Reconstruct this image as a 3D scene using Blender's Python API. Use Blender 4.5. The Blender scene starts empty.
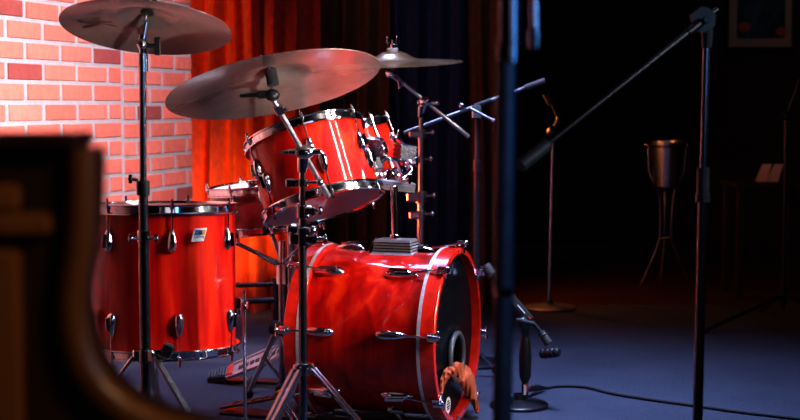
import bpy, bmesh, math, random
from mathutils import Vector, Matrix
random.seed(7)
PI = math.pi
scene = bpy.context.scene
COL = scene.collection
F = 1450.0
CAMZ = 1.04
PITCH = math.atan(108.0 / F)

# ------------------------------------------------------------------ helpers
def P(px, py, d):
    """photo pixel + horizontal distance -> world point"""
    x = (px - 400) / F
    y = (210 - py) / F
    c, s = math.cos(PITCH), math.sin(PITCH)
    dy = c + s * y
    dz = -s + c * y
    k = d / dy
    return Vector((x * k, d, CAMZ + dz * k))

def G(px, py, z=0.0):
    """photo pixel on the floor"""
    a = P(px, py, 1.0); o = Vector((0, 0, CAMZ))
    v = a - o
    t = (z - CAMZ) / v.z
    return o + v * t

def V(*a): return Vector(a)

def frame(o, z, xh=None):
    z = Vector(z).normalized()
    xh = Vector(xh) if xh is not None else (Vector((1, 0, 0)) if abs(z.x) < .9 else Vector((0, 1, 0)))
    x = (xh - z * xh.dot(z)).normalized()
    y = z.cross(x)
    return Matrix(((x.x, y.x, z.x, o[0]), (x.y, y.y, z.y, o[1]), (x.z, y.z, z.z, o[2]), (0, 0, 0, 1)))

class MB:
    def __init__(self): self.bm = bmesh.new()
    def ring(self, pts): return [self.bm.verts.new(p) for p in pts]
    def face(self, vs):
        try: return self.bm.faces.new(vs)
        except ValueError: return None
    def loft(self, rings, close=True, cap0=True, cap1=True):
        R = [self.ring(r) for r in rings]
        n = len(R[0])
        for a, b in zip(R[:-1], R[1:]):
            for i in range(n if close else n - 1):
                j = (i + 1) % n
                self.face((a[i], a[j], b[j], b[i]))
        if cap0: self.face(list(reversed(R[0])))
        if cap1: self.face(R[-1])
        return self
    def tube(self, p0, p1, r, r1=None, seg=16):
        p0, p1 = Vector(p0), Vector(p1)
        r1 = r if r1 is None else r1
        M = frame(p0, p1 - p0); L = (p1 - p0).length
        cs = [(math.cos(2*PI*i/seg), math.sin(2*PI*i/seg)) for i in range(seg)]
        b = min(.0012, r*.2, r1*.2, L*.2)
        rs = [(0, r-b), (b, r), (L-b, r1), (L, r1-b)]
        return self.loft([[M @ V(c*q, s*q, z) for c, s in cs] for z, q in rs])
    def path(self, pts, r, seg=10):
        pts = [Vector(p) for p in pts]
        rings = []
        up = None
        for i, p in enumerate(pts):
            t = (pts[min(i+1, len(pts)-1)] - pts[max(i-1, 0)]).normalized()
            if up is None: up = Vector((0, 0, 1)) if abs(t.z) < .9 else Vector((1, 0, 0))
            x = (up - t * up.dot(t)).normalized(); up = x
            y = t.cross(x)
            q = r[i] if isinstance(r, (list, tuple)) else r
            rings.append([p + (x*math.cos(2*PI*k/seg) + y*math.sin(2*PI*k/seg))*q for k in range(seg)])
        return self.loft(rings)
    def lathe(self, M, prof, seg=64, closed=False, arc=None):
        rings = []
        for (r, z) in prof:
            rings.append([M @ V(max(r, 1e-5)*math.cos(2*PI*i/seg), max(r, 1e-5)*math.sin(2*PI*i/seg), z) for i in range(seg)])
        if closed: rings.append(rings[0])
        if closed:
            R = [self.ring(r) for r in rings[:-1]]; R.append(R[0])
            for a, b in zip(R[:-1], R[1:]):
                for i in range(seg):
                    j = (i+1) % seg
                    self.face((a[i], a[j], b[j], b[i]))
            return self
        return self.loft(rings, True, prof[0][0] > 1e-4, prof[-1][0] > 1e-4)
    def box(self, M, sx, sy, sz, bev=0.0):
        hx, hy, hz = sx/2, sy/2, sz/2
        bev = min(bev, hx*.9, hy*.9, hz*.9)
        def sec(z, e):
            a, b = hx-e, hy-e
            if bev <= 0: return [M @ V(x, y, z) for x, y in ((-a,-b),(a,-b),(a,b),(-a,b))]
            k = bev*.7
            return [M @ V(x, y, z) for x, y in ((-a+k,-b),(a-k,-b),(a,-b+k),(a,b-k),(a-k,b),(-a+k,b),(-a,b-k),(-a,-b+k))]
        if bev > 0: return self.loft([sec(-hz, bev), sec(-hz+bev, 0), sec(hz-bev, 0), sec(hz, bev)])
        return self.loft([sec(-hz, 0), sec(hz, 0)])
    def bar(self, p0, p1, w, t, xh=None, bev=.002):
        p0, p1 = Vector(p0), Vector(p1)
        M = frame((p0+p1)/2, p1-p0, xh)
        return self.box(M, w, t, (p1-p0).length, bev)
    def ball(self, c, r, sx=1, sy=1, sz=1, M=None, seg=20, rings=12):
        M = M or Matrix.Translation(c)
        rr = []
        for i in range(rings+1):
            a = -PI/2 + PI*i/rings
            q = max(math.cos(a)*r, 1e-5)
            rr.append([M @ V(q*math.cos(2*PI*k/seg)*sx, q*math.sin(2*PI*k/seg)*sy, math.sin(a)*r*sz) for k in range(seg)])
        return self.loft(rr)
    def torus(self, M, R, r, seg=48, sec=10, sx=1, sy=1):
        prof = [(R + r*math.cos(2*PI*k/sec)*sx, r*math.sin(2*PI*k/sec)*sy) for k in range(sec)]
        return self.lathe(M, prof, seg, closed=True)
    def prism(self, M, poly, z0, z1):
        return self.loft([[M @ V(x, y, z0) for x, y in poly], [M @ V(x, y, z1) for x, y in poly]])
    def build(self, name, mat, parent=None, sharp=38, label=None):
        bm = self.bm
        bmesh.ops.remove_doubles(bm, verts=bm.verts, dist=1e-6)
        bmesh.ops.recalc_face_normals(bm, faces=bm.faces)
        me = bpy.data.meshes.new(name)
        lo = Vector((min(v.co.x for v in bm.verts), min(v.co.y for v in bm.verts), min(v.co.z for v in bm.verts)))
        hi = Vector((max(v.co.x for v in bm.verts), max(v.co.y for v in bm.verts), max(v.co.z for v in bm.verts)))
        c = (lo+hi)/2
        if parent is None: c.z = lo.z
        bmesh.ops.translate(bm, verts=bm.verts, vec=-c)
        bm.to_mesh(me); bm.free()
        for p in me.polygons: p.use_smooth = True
        me.set_sharp_from_angle(angle=math.radians(sharp))
        me.materials.append(mat)
        o = bpy.data.objects.new(name, me); COL.objects.link(o)
        place(o, c, parent)
        if label: o['label'] = label
        return o

WORLD = {}
def place(o, c, parent):
    WORLD[o.name] = Vector(c)
    if parent is not None:
        o.parent = parent
        o.location = Vector(c) - WORLD[parent.name]
    else:
        o.location = c

def thing(name, label, cat, loc, group=None):
    o = bpy.data.objects.new(name, None); COL.objects.link(o)
    o.empty_display_size = .05
    place(o, Vector(loc), None)
    return tag(o, label, cat, group)
def tag(o, label, cat, group=None):
    o['label'] = label; o['category'] = cat
    if group: o['group'] = group
    return o
def struct(o): o['kind'] = 'structure'; return o

def text_part(s, size, M, name, mat, parent, depth=.0006):
    cu = bpy.data.curves.new('t', 'FONT'); cu.body = s; cu.size = size; cu.extrude = depth
    cu.align_x = 'CENTER'; cu.align_y = 'CENTER'
    ob = bpy.data.objects.new('t', cu); COL.objects.link(ob)
    bpy.context.view_layer.update()
    me = bpy.data.meshes.new_from_object(ob.evaluated_get(bpy.context.evaluated_depsgraph_get()))
    bpy.data.objects.remove(ob); bpy.data.curves.remove(cu)
    c = M.to_translation()
    me.transform(Matrix.Translation(-c) @ M)
    me.materials.clear(); me.materials.append(mat)
    o = bpy.data.objects.new(name, me); COL.objects.link(o)
    place(o, c, parent)
    return o

# ------------------------------------------------------------------ materials
def new_mat(name):
    m = bpy.data.materials.new(name); m.use_nodes = True
    nt = m.node_tree
    return m, nt, nt.nodes['Principled BSDF']
def mat(name, col, rough=.5, metal=0, coat=0, spec=None, noise=0, nscale=40, bump=0, bscale=200, sheen=0):
    m, nt, b = new_mat(name)
    b.inputs['Base Color'].default_value = (*col, 1)
    b.inputs['Roughness'].default_value = rough
    b.inputs['Metallic'].default_value = metal
    b.inputs['Coat Weight'].default_value = coat
    b.inputs['Coat Roughness'].default_value = .06
    if sheen: b.inputs['Sheen Weight'].default_value = sheen
    if spec is not None: b.inputs['Specular IOR Level'].default_value = spec
    tc = nt.nodes.new('ShaderNodeTexCoord')
    n = nt.nodes.new('ShaderNodeTexNoise'); n.inputs['Scale'].default_value = nscale; n.inputs['Detail'].default_value = 4
    nt.links.new(tc.outputs['Object'], n.inputs['Vector'])
    r = nt.nodes.new('ShaderNodeValToRGB')
    k = noise
    r.color_ramp.elements[0].position = .3; r.color_ramp.elements[1].position = .7
    r.color_ramp.elements[0].color = (*[c*(1-k) for c in col], 1)
    r.color_ramp.elements[1].color = (*[min(1, c*(1+k)) for c in col], 1)
    nt.links.new(n.outputs['Fac'], r.inputs['Fac'])
    nt.links.new(r.outputs['Color'], b.inputs['Base Color'])
    if bump:
        n2 = nt.nodes.new('ShaderNodeTexNoise'); n2.inputs['Scale'].default_value = bscale; n2.inputs['Detail'].default_value = 3
        nt.links.new(tc.outputs['Object'], n2.inputs['Vector'])
        bp = nt.nodes.new('ShaderNodeBump'); bp.inputs['Strength'].default_value = bump; bp.inputs['Distance'].default_value = .004
        nt.links.new(n2.outputs['Fac'], bp.inputs['Height']); nt.links.new(bp.outputs['Normal'], b.inputs['Normal'])
    return m

CHROME = mat('chrome', (.72, .72, .76), .1, 1, noise=.06, nscale=60)
CHROME2 = mat('worn_chrome', (.5, .5, .55), .2, 1, noise=.15, nscale=80)
STEEL = mat('dark_steel_tube', (.2, .21, .25), .22, 1, noise=.1, nscale=60)
BLACKM = mat('black_metal', (.012, .012, .014), .35, 0, spec=.5, noise=.2)
BLACKP = mat('black_plastic', (.01, .01, .012), .45, noise=.2, bump=.1)
RUBBER = mat('rubber', (.01, .01, .011), .75, noise=.3, bump=.2)
GREYM = mat('grey_paint', (.06, .058, .06), .4, .4, noise=.2)
FELT = mat('felt', (.02, .02, .02), .95, noise=.3, bump=.4)
WHITE = mat('white_print', (.75, .75, .75), .5, noise=.05)
REDP = mat('red_print', (.7, .03, .01), .5, noise=.1)
ORANGEP = mat('orange_reflector', (.8, .2, .01), .4, noise=.1)
HEADW = mat('coated_head', (.62, .58, .56), .6, noise=.08, nscale=12, bump=.05)
HEADD = mat('red_tinted_head', (.14, .03, .02), .3, coat=.3, noise=.15, nscale=10)  # red-brown colour paints in the bass drum's reflection
HEADB = mat('black_head', (.004, .005, .007), .3, noise=.2, nscale=10, spec=.04)

def lacquer(name, axis, c0, c1, c2):
    """red stained maple under gloss, grain streaks along the axis"""
    m, nt, b = new_mat(name)
    tc = nt.nodes.new('ShaderNodeTexCoord')
    mp = nt.nodes.new('ShaderNodeMapping')
    mp.inputs['Rotation'].default_value = axis
    mp.inputs['Scale'].default_value = (22, 22, 2.2)
    n = nt.nodes.new('ShaderNodeTexNoise'); n.inputs['Scale'].default_value = 1; n.inputs['Detail'].default_value = 6; n.inputs['Distortion'].default_value = .4
    n2 = nt.nodes.new('ShaderNodeTexNoise'); n2.inputs['Scale'].default_value = 5; n2.inputs['Detail'].default_value = 3
    mx = nt.nodes.new('ShaderNodeMath'); mx.operation = 'MULTIPLY_ADD'; mx.inputs[1].default_value = .6
    m2 = nt.nodes.new('ShaderNodeMath'); m2.operation = 'MULTIPLY'; m2.inputs[1].default_value = .4
    m2.inputs[1].default_value = .22; mx.inputs[1].default_value = .78
    r = nt.nodes.new('ShaderNodeValToRGB')
    e = r.color_ramp.elements
    e[0].position = .3; e[0].color = (*c0, 1); e[1].position = .72; e[1].color = (*c2, 1)
    q = e.new(.5); q.color = (*c1, 1)
    L = nt.links.new
    L(tc.outputs['Object'], mp.inputs['Vector']); L(mp.outputs['Vector'], n.inputs['Vector']); L(tc.outputs['Object'], n2.inputs['Vector'])
    L(n2.outputs['Fac'], m2.inputs[0]); L(n.outputs['Fac'], mx.inputs[0]); L(m2.outputs[0], mx.inputs[2])
    L(mx.outputs[0], r.inputs['Fac']); L(r.outputs['Color'], b.inputs['Base Color'])
    b.inputs['Roughness'].default_value = .45
    b.inputs['Coat Weight'].default_value = .7; b.inputs['Coat Roughness'].default_value = .035
    b.inputs['Specular IOR Level'].default_value = .08
    return m
C0, C1, C2 = (.13, .0015, .001), (.4, .004, .002), (.72, .035, .005)
BASS_AX = Vector((math.cos(math.radians(18)), -math.sin(math.radians(18)), 0))
RED_V = lacquer('red_lacquer', (0, 0, 0), C0, C1, C2)
RED_H = lacquer('red_lacquer_side', (0, PI/2, 0), C0, C1, C2)
HOOPRED = mat('red_hoop_lacquer', (.55, .014, .006), .25, coat=.8, noise=.25, nscale=30)
HOOPINLAY = mat('silver_inlay', (.7, .68, .72), .3, .6, noise=.15, nscale=120)

def bronze(name, col):
    m, nt, b = new_mat(name)
    tc = nt.nodes.new('ShaderNodeTexCoord')
    ln = nt.nodes.new('ShaderNodeVectorMath'); ln.operation = 'LENGTH'
    wv = nt.nodes.new('ShaderNodeTexNoise'); wv.noise_dimensions = '1D'; wv.inputs['Scale'].default_value = 320
    n2 = nt.nodes.new('ShaderNodeTexNoise'); n2.inputs['Scale'].default_value = 9; n2.inputs['Detail'].default_value = 5
    r = nt.nodes.new('ShaderNodeValToRGB')
    r.color_ramp.elements[0].position = .3; r.color_ramp.elements[1].position = .75
    r.color_ramp.elements[0].color = (*[c*.65 for c in col], 1); r.color_ramp.elements[1].color = (*[min(1, c*1.2) for c in col], 1)
    bp = nt.nodes.new('ShaderNodeBump'); bp.inputs['Strength'].default_value = .12; bp.inputs['Distance'].default_value = .001
    L = nt.links.new
    L(tc.outputs['Object'], ln.inputs[0]); L(ln.outputs['Value'], wv.inputs['W']); L(tc.outputs['Object'], n2.inputs['Vector'])
    L(n2.outputs['Fac'], r.inputs['Fac']); L(r.outputs['Color'], b.inputs['Base Color'])
    L(wv.outputs['Fac'], bp.inputs['Height']); L(bp.outputs['Normal'], b.inputs['Normal'])
    b.inputs['Coat Weight'].default_value = .35; b.inputs['Coat Roughness'].default_value = .15; b.inputs['Metallic'].default_value = .35; b.inputs['Roughness'].default_value = .26
    tg = nt.nodes.new('ShaderNodeTangent'); tg.direction_type = 'RADIAL'; tg.axis = 'Z'
    L(tg.outputs[0], b.inputs['Tangent']); b.inputs['Anisotropic'].default_value = .75
    return m
CASTGREY = mat('cast_grey_metal', (.3, .29, .3), .35, .75, noise=.15)
DIMMED = mat('dimmed_chrome', (.32, .31, .33), .28, 1, noise=.1)  # plain chrome, darkened in colour to mute white light on the rear stands
BRUSHED = mat('brushed_steel', (.6, .6, .63), .32, 1, noise=.1)
BRONZE = bronze('bronze', (.27, .215, .19))
BRONZE_T = bronze('bronze_gold', (.17, .1, .05))

def brick_mat():
    m, nt, b = new_mat('painted_brick')
    at = nt.nodes.new('ShaderNodeAttribute'); at.attribute_name = 'brick'
    tc = nt.nodes.new('ShaderNodeTexCoord')
    n = nt.nodes.new('ShaderNodeTexNoise'); n.inputs['Scale'].default_value = 30; n.inputs['Detail'].default_value = 6
    mr = nt.nodes.new('ShaderNodeMapRange'); mr.inputs[1].default_value = .3; mr.inputs[2].default_value = .7; mr.inputs[3].default_value = .88; mr.inputs[4].default_value = 1.08
    vm = nt.nodes.new('ShaderNodeVectorMath'); vm.operation = 'SCALE'
    bp = nt.nodes.new('ShaderNodeBump'); bp.inputs['Strength'].default_value = .5; bp.inputs['Distance'].default_value = .004
    L = nt.links.new
    L(tc.outputs['Object'], n.inputs['Vector']); L(n.outputs['Fac'], mr.inputs[0]); L(at.outputs['Color'], vm.inputs[0]); L(mr.outputs[0], vm.inputs['Scale'])
    L(vm.outputs[0], b.inputs['Base Color']); L(n.outputs['Fac'], bp.inputs['Height']); L(bp.outputs['Normal'], b.inputs['Normal'])
    b.inputs['Roughness'].default_value = .7
    return m
BRICK = brick_mat()

def carpet_mat():
    m, nt, b = new_mat('blue_carpet')
    tc = nt.nodes.new('ShaderNodeTexCoord')
    n = nt.nodes.new('ShaderNodeTexNoise'); n.inputs['Scale'].default_value = 160; n.inputs['Detail'].default_value = 3
    n3 = nt.nodes.new('ShaderNodeTexNoise'); n3.inputs['Scale'].default_value = 3; n3.inputs['Detail'].default_value = 4
    r = nt.nodes.new('ShaderNodeValToRGB')
    r.color_ramp.elements[0].position = .25; r.color_ramp.elements[1].position = .8
    r.color_ramp.elements[0].color = (.024, .028, .045, 1); r.color_ramp.elements[1].color = (.085, .092, .125, 1)
    mx = nt.nodes.new('ShaderNodeMath'); mx.operation = 'MULTIPLY_ADD'; mx.inputs[1].default_value = .7
    m2 = nt.nodes.new('ShaderNodeMath'); m2.operation = 'MULTIPLY'; m2.inputs[1].default_value = .3
    bp = nt.nodes.new('ShaderNodeBump'); bp.inputs['Strength'].default_value = .8; bp.inputs['Distance'].default_value = .004
    L = nt.links.new
    L(tc.outputs['Object'], n.inputs['Vector']); L(tc.outputs['Object'], n3.inputs['Vector'])
    L(n3.outputs['Fac'], m2.inputs[0]); L(n.outputs['Fac'], mx.inputs[0]); L(m2.outputs[0], mx.inputs[2])
    L(mx.outputs[0], r.inputs['Fac']); L(r.outputs['Color'], b.inputs['Base Color'])
    L(n.outputs['Fac'], bp.inputs['Height']); L(bp.outputs['Normal'], b.inputs['Normal'])
    b.inputs['Roughness'].default_value = .95; b.inputs['Specular IOR Level'].default_value = .1
    return m
CARPET = carpet_mat()

def wood_mat(name, c0, c1, rough, scale=(1.5, 14, 14), coat=0.0):
    m, nt, b = new_mat(name)
    tc = nt.nodes.new('ShaderNodeTexCoord'); mp = nt.nodes.new('ShaderNodeMapping'); mp.inputs['Scale'].default_value = scale
    n = nt.nodes.new('ShaderNodeTexNoise'); n.inputs['Scale'].default_value = 2; n.inputs['Detail'].default_value = 6; n.inputs['Distortion'].default_value = .6
    r = nt.nodes.new('ShaderNodeValToRGB')
    r.color_ramp.elements[0].position = .3; r.color_ramp.elements[1].position = .7
    r.color_ramp.elements[0].color = (*c0, 1); r.color_ramp.elements[1].color = (*c1, 1)
    L = nt.links.new
    L(tc.outputs['Object'], mp.inputs['Vector']); L(mp.outputs['Vector'], n.inputs['Vector']); L(n.outputs['Fac'], r.inputs['Fac']); L(r.outputs['Color'], b.inputs['Base Color'])
    b.inputs['Roughness'].default_value = rough; b.inputs['Coat Weight'].default_value = coat
    return m
FLOORWOOD = wood_mat('floor_wood', (.05, .014, .004), (.11, .035, .01), .3)
PIANO_D = wood_mat('shaded_walnut', (.018, .008, .004), (.04, .018, .007), .4, (14, 14, 1.5))  # piano walnut with shade put into the colour
PIANO_L = wood_mat('lit_walnut', (.11, .045, .012), (.2, .085, .022), .35, (14, 14, 1.5))  # same piano walnut with the warm light put into the colour
TABLEW = wood_mat('table_wood', (.02, .01, .006), (.04, .02, .01), .4)
WALLD = mat('dark_wall_paint', (.035, .012, .012), .85, noise=.2, nscale=6)
CEIL = mat('dark_ceiling', (.015, .015, .016), .9, noise=.2, nscale=6)
def cloth_mat(name, col, sheen=.3, k=.25):
    return mat(name, col, .85, noise=k, nscale=25, bump=.25, bscale=400, sheen=sheen)
DRAPE = cloth_mat('red_drape', (.55, .045, .009), .1)
NAVY = cloth_mat('navy_drape', (.02, .035, .1), 0)
BROWN = cloth_mat('brown_drape', (.12, .045, .018), 0)
TOWEL = cloth_mat('orange_brown_cloth', (.38, .07, .016), .0)

# ------------------------------------------------------------------ setting
def plane_box(name, lo, hi, m):
    c = (Vector(lo)+Vector(hi))/2
    s = Vector(hi)-Vector(lo)
    b = MB(); b.box(Matrix.Translation(c), s.x, s.y, s.z)
    return b.build(name, m)
XR, XL, YB, YF, ZC = 4.6, -2.6, 9.6, -1.6, 3.6
struct(plane_box('floor', (XL-.1, YF-.1, -.11), (XR+.1, YB+.1, -.012), FLOORWOOD))
struct(plane_box('ceiling', (XL-.1, YF-.1, ZC), (XR+.1, YB+.1, ZC+.1), CEIL))
struct(plane_box('wall_back', (XL-.1, YB, -.012), (XR+.1, YB+.1, ZC), WALLD))
struct(plane_box('wall_right', (XR, YF, -.012), (XR+.1, YB, ZC), WALLD))
struct(plane_box('wall_front', (XL-.1, YF-.1, -.012), (XR+.1, YF, ZC), WALLD))
struct(plane_box('baseboard_back', (-.1, YB-.02, -.012), (XR, YB, .1), TABLEW))
# carpet

# brick wall (mesh bricks over a mortar slab)
A = Vector((-1.32, 5.26, 0)); du = Vector((.2556, .9668, 0)).normalized(); nw = Vector((du.y, -du.x, 0))
def wall_pt(u, z, o): return A + du*u + nw*o + Vector((0, 0, z))
wa, wb = wall_pt(-3.6, 0, .012), wall_pt(1.43, 0, .012)
b = MB(); b.prism(Matrix.Identity(4), [(wa.x, YF+.02), (3.9, YF+.02), (3.9, 7.4), (wb.x+.01, 7.4), (wb.x, wb.y), (wa.x, wa.y)], -.0118, -.0002)
cp = b.build('carpet', CARPET); tag(cp, 'dark blue low-pile carpet covering the stage floor under the drums', 'carpet')
def brick_wall():
    bm = bmesh.new(); col = bm.loops.layers.float_color.new('brick')
    mortar = (.43, .41, .46, 1)
    def quad(pts, c):
        f = bm.faces.new([bm.verts.new(p) for p in pts])
        for l in f.loops: l[col] = c
    U0, U1, ZT = -3.6, 1.43, 2.6
    for (o0, o1) in ((0, 0),):
        quad([wall_pt(U0, -.012, 0), wall_pt(U1, -.012, 0), wall_pt(U1, ZT, 0), wall_pt(U0, ZT, 0)], mortar)
    quad([wall_pt(U1, -.012, 0), wall_pt(U1, -.012, -.14), wall_pt(U1, ZT, -.14), wall_pt(U1, ZT, 0)], (.02, .01, .01, 1))
    quad([wall_pt(U0, -.012, -.14), wall_pt(U1, -.012, -.14), wall_pt(U1, ZT, -.14), wall_pt(U0, ZT, -.14)], (.02, .02, .02, 1))
    quad([wall_pt(U0, ZT, 0), wall_pt(U1, ZT, 0), wall_pt(U1, ZT, -.14), wall_pt(U0, ZT, -.14)], (.02, .02, .02, 1))
    H, Lb, SE = .0735, .262, .712
    dark = {(2, -.20), (-1, -.07), (0, .585), (-3, .976), (-8, 1.335), (-6, -.33), (3, -1.1), (6, .2)}
    rnd = random.Random(3)
    for k in range(-17, 20):
        z0 = 1.185 + k*H; z1 = z0 + H
        if z1 < .02 or z0 > ZT-.03: continue
        off = -.07 if k % 2 == 0 else .06
        n0 = int((U0-off)/Lb)-1
        for i in range(n0, n0+24):
            a, c = off + i*Lb, off + (i+1)*Lb
            for (p, q, dz) in ((a, min(c, SE), 0), (max(a, SE), c, -.007)):
                p = max(p, U0); q = min(q, U1)
                if q-p < .03: continue
                mu, mz = .0125, .0072
                pj = (1 if p > U0 else 0)*mu; qj = (1 if q < U1-.001 else 0)*mu
                x0, x1, y0, y1 = p+pj, q-qj, z0+mz+dz+rnd.uniform(-.0012, .0012), z1-mz+dz+rnd.uniform(-.0012, .0012)
                x0 += rnd.uniform(-.001, .001); x1 += rnd.uniform(-.001, .001)
                t = rnd.random(); s = rnd.uniform(.86, 1.1)
                cc = (.78*s, (.165+.065*t)*s, (.12+.06*t)*s, 1)
                isd = any(k == dk and abs((p+q)/2-du_) < .09 for dk, du_ in dark)
                if isd: cc = (.33, .07, .065, 1)
                o, e = .0045, .003
                F0 = [wall_pt(x0+e, y0+e, o), wall_pt(x1-e, y0+e, o), wall_pt(x1-e, y1-e, o), wall_pt(x0+e, y1-e, o)]
                B0 = [wall_pt(x0, y0, -.001), wall_pt(x1, y0, -.001), wall_pt(x1, y1, -.001), wall_pt(x0, y1, -.001)]
                quad(F0, cc)
                for j in range(4):
                    l = (j+1) % 4
                    quad([B0[j], B0[l], F0[l], F0[j]], tuple(v*.85 for v in cc[:3])+(1,))
    bmesh.ops.recalc_face_normals(bm, faces=bm.faces)
    me = bpy.data.meshes.new('wall_left'); bm.to_mesh(me); bm.free()
    me.materials.append(BRICK)
    o = bpy.data.objects.new('wall_left', me); COL.objects.link(o); struct(o)
brick_wall()

# curtains: pleated sheets with thickness
def curtain(name, label, x0, x1, y, z0, z1, m, pitch, amp, seed):
    rnd = random.Random(seed)
    n = int((x1-x0)/pitch*14); nz = 14
    ph = []; a = 0
    for i in range(n+1):
        a += 2*PI/14*rnd.uniform(.7, 1.3); ph.append(a)
    b = MB()
    rows = []
    for j in range(nz+1):
        z = z0+(z1-z0)*j/nz
        fr, bk = [], []
        for i in range(n+1):
            x = x0+(x1-x0)*i/n
            w = amp*(math.sin(ph[i]) + .35*math.sin(ph[i]*.47+1+.5*j/nz) + .15*math.sin(ph[i]*2.1+j*.25))
            sway = .012*math.sin(j*.5+ph[i]*.2)
            fr.append(Vector((x+sway, y+w, z))); bk.append(Vector((x+sway, y+w+.006, z)))
        rows.append(fr + bk[::-1])
    b.loft(rows)
    o = b.build(name, m, None, 80); tag(o, label, 'curtain')
curtain('curtain', 'pleated orange-red stage curtain hanging beside the brick wall', -1.3, -.40, 7.2, .0, 3.3, DRAPE, .105, .065, 2)
curtain('curtain.001', 'dark brown curtain hanging between the red and navy curtains', -.43, -.06, 7.33, .0, 3.3, BROWN, .1, .03, 5)
curtain('curtain.002', 'navy blue curtain hanging behind the small cymbal', -.08, .36, 7.35, .0, 3.3, NAVY, .1, .025, 8)
curtain('curtain.003', 'dark brown curtain edge hanging right of the navy curtain', .34, .56, 7.3, .0, 3.3, BROWN, .1, .02, 11)

# ------------------------------------------------------------------ drum pieces
def lug_mesh(M, L, w0, w1, dep):
    """M: origin at lug middle on shell, z=outward, y=along the drum axis (narrow end to +y), x=across"""
    b = MB(); rings = []
    n = 12
    for i in range(n+1):
        t = i/n
        e = math.sin(PI*min(1, max(0, (t*.98+.01)))) ** .35
        w = (w1 + (w0-w1)*t) * .5 * max(.25, e)
        d = dep * max(.3, e) * (1-.35*t)
        y = -L/2 + L*t
        r = []
        for k in range(9):
            a = PI*k/8
            cx = math.cos(a); sx = math.sin(a)
            r.append(M @ V(w*math.copysign(abs(cx)**.7, cx), y, d*sx**.6 if sx > 0 else 0))
        rings.append(r)
    b.loft(rings)
    # ridge along the middle
    b.bar(M @ V(0, -L*.32, dep*.97), M @ V(0, L*.25, dep*.8), w1*.3, dep*.25, bev=.001)
    return b

def metal_hoop(M, r, z, up, name, root, m=None):
    s = 1 if up else -1
    prof = [(r+.001, -.004), (r+.012, -.005), (r+.013, -.001), (r+.007, .002), (r+.006, .018), (r+.012, .021), (r+.012, .024), (r+.003, .025), (r+.001, .02)]
    b = MB(); b.lathe(M, [(q, z+s*h) for q, h in prof], 96, closed=True)
    return b.build(name, m or CHROME, root, 30)

def shell(M, r, z0, z1, m, root, t=.007, name='shell'):
    b = MB(); b.lathe(M, [(r, z0), (r, z0+.001), (r, z1-.001), (r, z1), (r-t, z1), (r-t, z0)], 96, closed=True)
    return b.build(name, m, root, 30)
def drum_head(M, r, z, m, root, name='drum_head'):
    b = MB(); b.lathe(M, [(0, z), (r*.5, z), (r-.004, z), (r, z-.002), (r, z-.004), (0, z-.0041)], 72)
    return b.build(name, m, root, 30)

def tom_drum(root, M, r, z0, z1, angs_t, angs_b, lugL=.062, mt=RED_V, top_head=HEADW, bot_head=HEADD, ex=.0):
    shell(M, r, z0, z1, mt, root)
    metal_hoop(M, r, z1-.012, True, 'hoop', root); metal_hoop(M, r, z0+.012, False, 'hoop', root)
    drum_head(M, r+.0005, z1+.006, top_head, root, 'drum_head')
    drum_head(M, r+.0005, z0-.002, bot_head, root, 'drum_head')
    for s, angs, zz in ((1, angs_t, z1), (-1, angs_b, z0)):
        for a in angs:
            a = math.radians(a)
            out = M.to_3x3() @ V(math.sin(a), -math.cos(a), 0); ax = M.to_3x3() @ V(0, 0, 1)
            zc = zz - s*(.058+lugL/2)
            c = M @ V(math.sin(a)*r, -math.cos(a)*r, zc)
            LM = Matrix.Translation(c) @ basis(ax*s, out)
            lg = lug_mesh(LM, lugL*1.08, .02, .037, .025).build('lug', CHROME, root)
            b = MB()
            o = out*.0095
            b.tube(c+o+ax*s*lugL*.3, M @ V(math.sin(a)*(r+.0095), -math.cos(a)*(r+.0095), zz+s*.018), .0028, seg=8)
            hd = M @ V(math.sin(a)*(r+.0105), -math.cos(a)*(r+.0105), zz+s*.012)
            b.tube(hd-ax*s*.012, hd+ax*s*.008, .006, .0055, 8)
            b.tube(hd+ax*s*.008, hd+ax*s*.018, .0035, seg=6)
            b.build('tension_rod', CHROME, root)

def basis(y, z):
    """rotation with given local y and z directions"""
    z = Vector(z).normalized(); y = Vector(y); y = (y-z*y.dot(z)).normalized(); x = y.cross(z)
    return Matrix(((x.x, y.x, z.x, 0), (x.y, y.y, z.y, 0), (x.z, y.z, z.z, 0), (0, 0, 0, 1)))

# local x axis of every drum frame = world +x, local -y = towards camera
def drum_frame(o, up):
    z = Vector(up).normalized(); x = Vector((1, 0, 0)); x = (x-z*x.dot(z)).normalized(); y = z.cross(x)
    return Matrix(((x.x, y.x, z.x, o[0]), (x.y, y.y, z.y, o[1]), (x.z, y.z, z.z, o[2]), (0, 0, 0, 1)))

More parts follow.
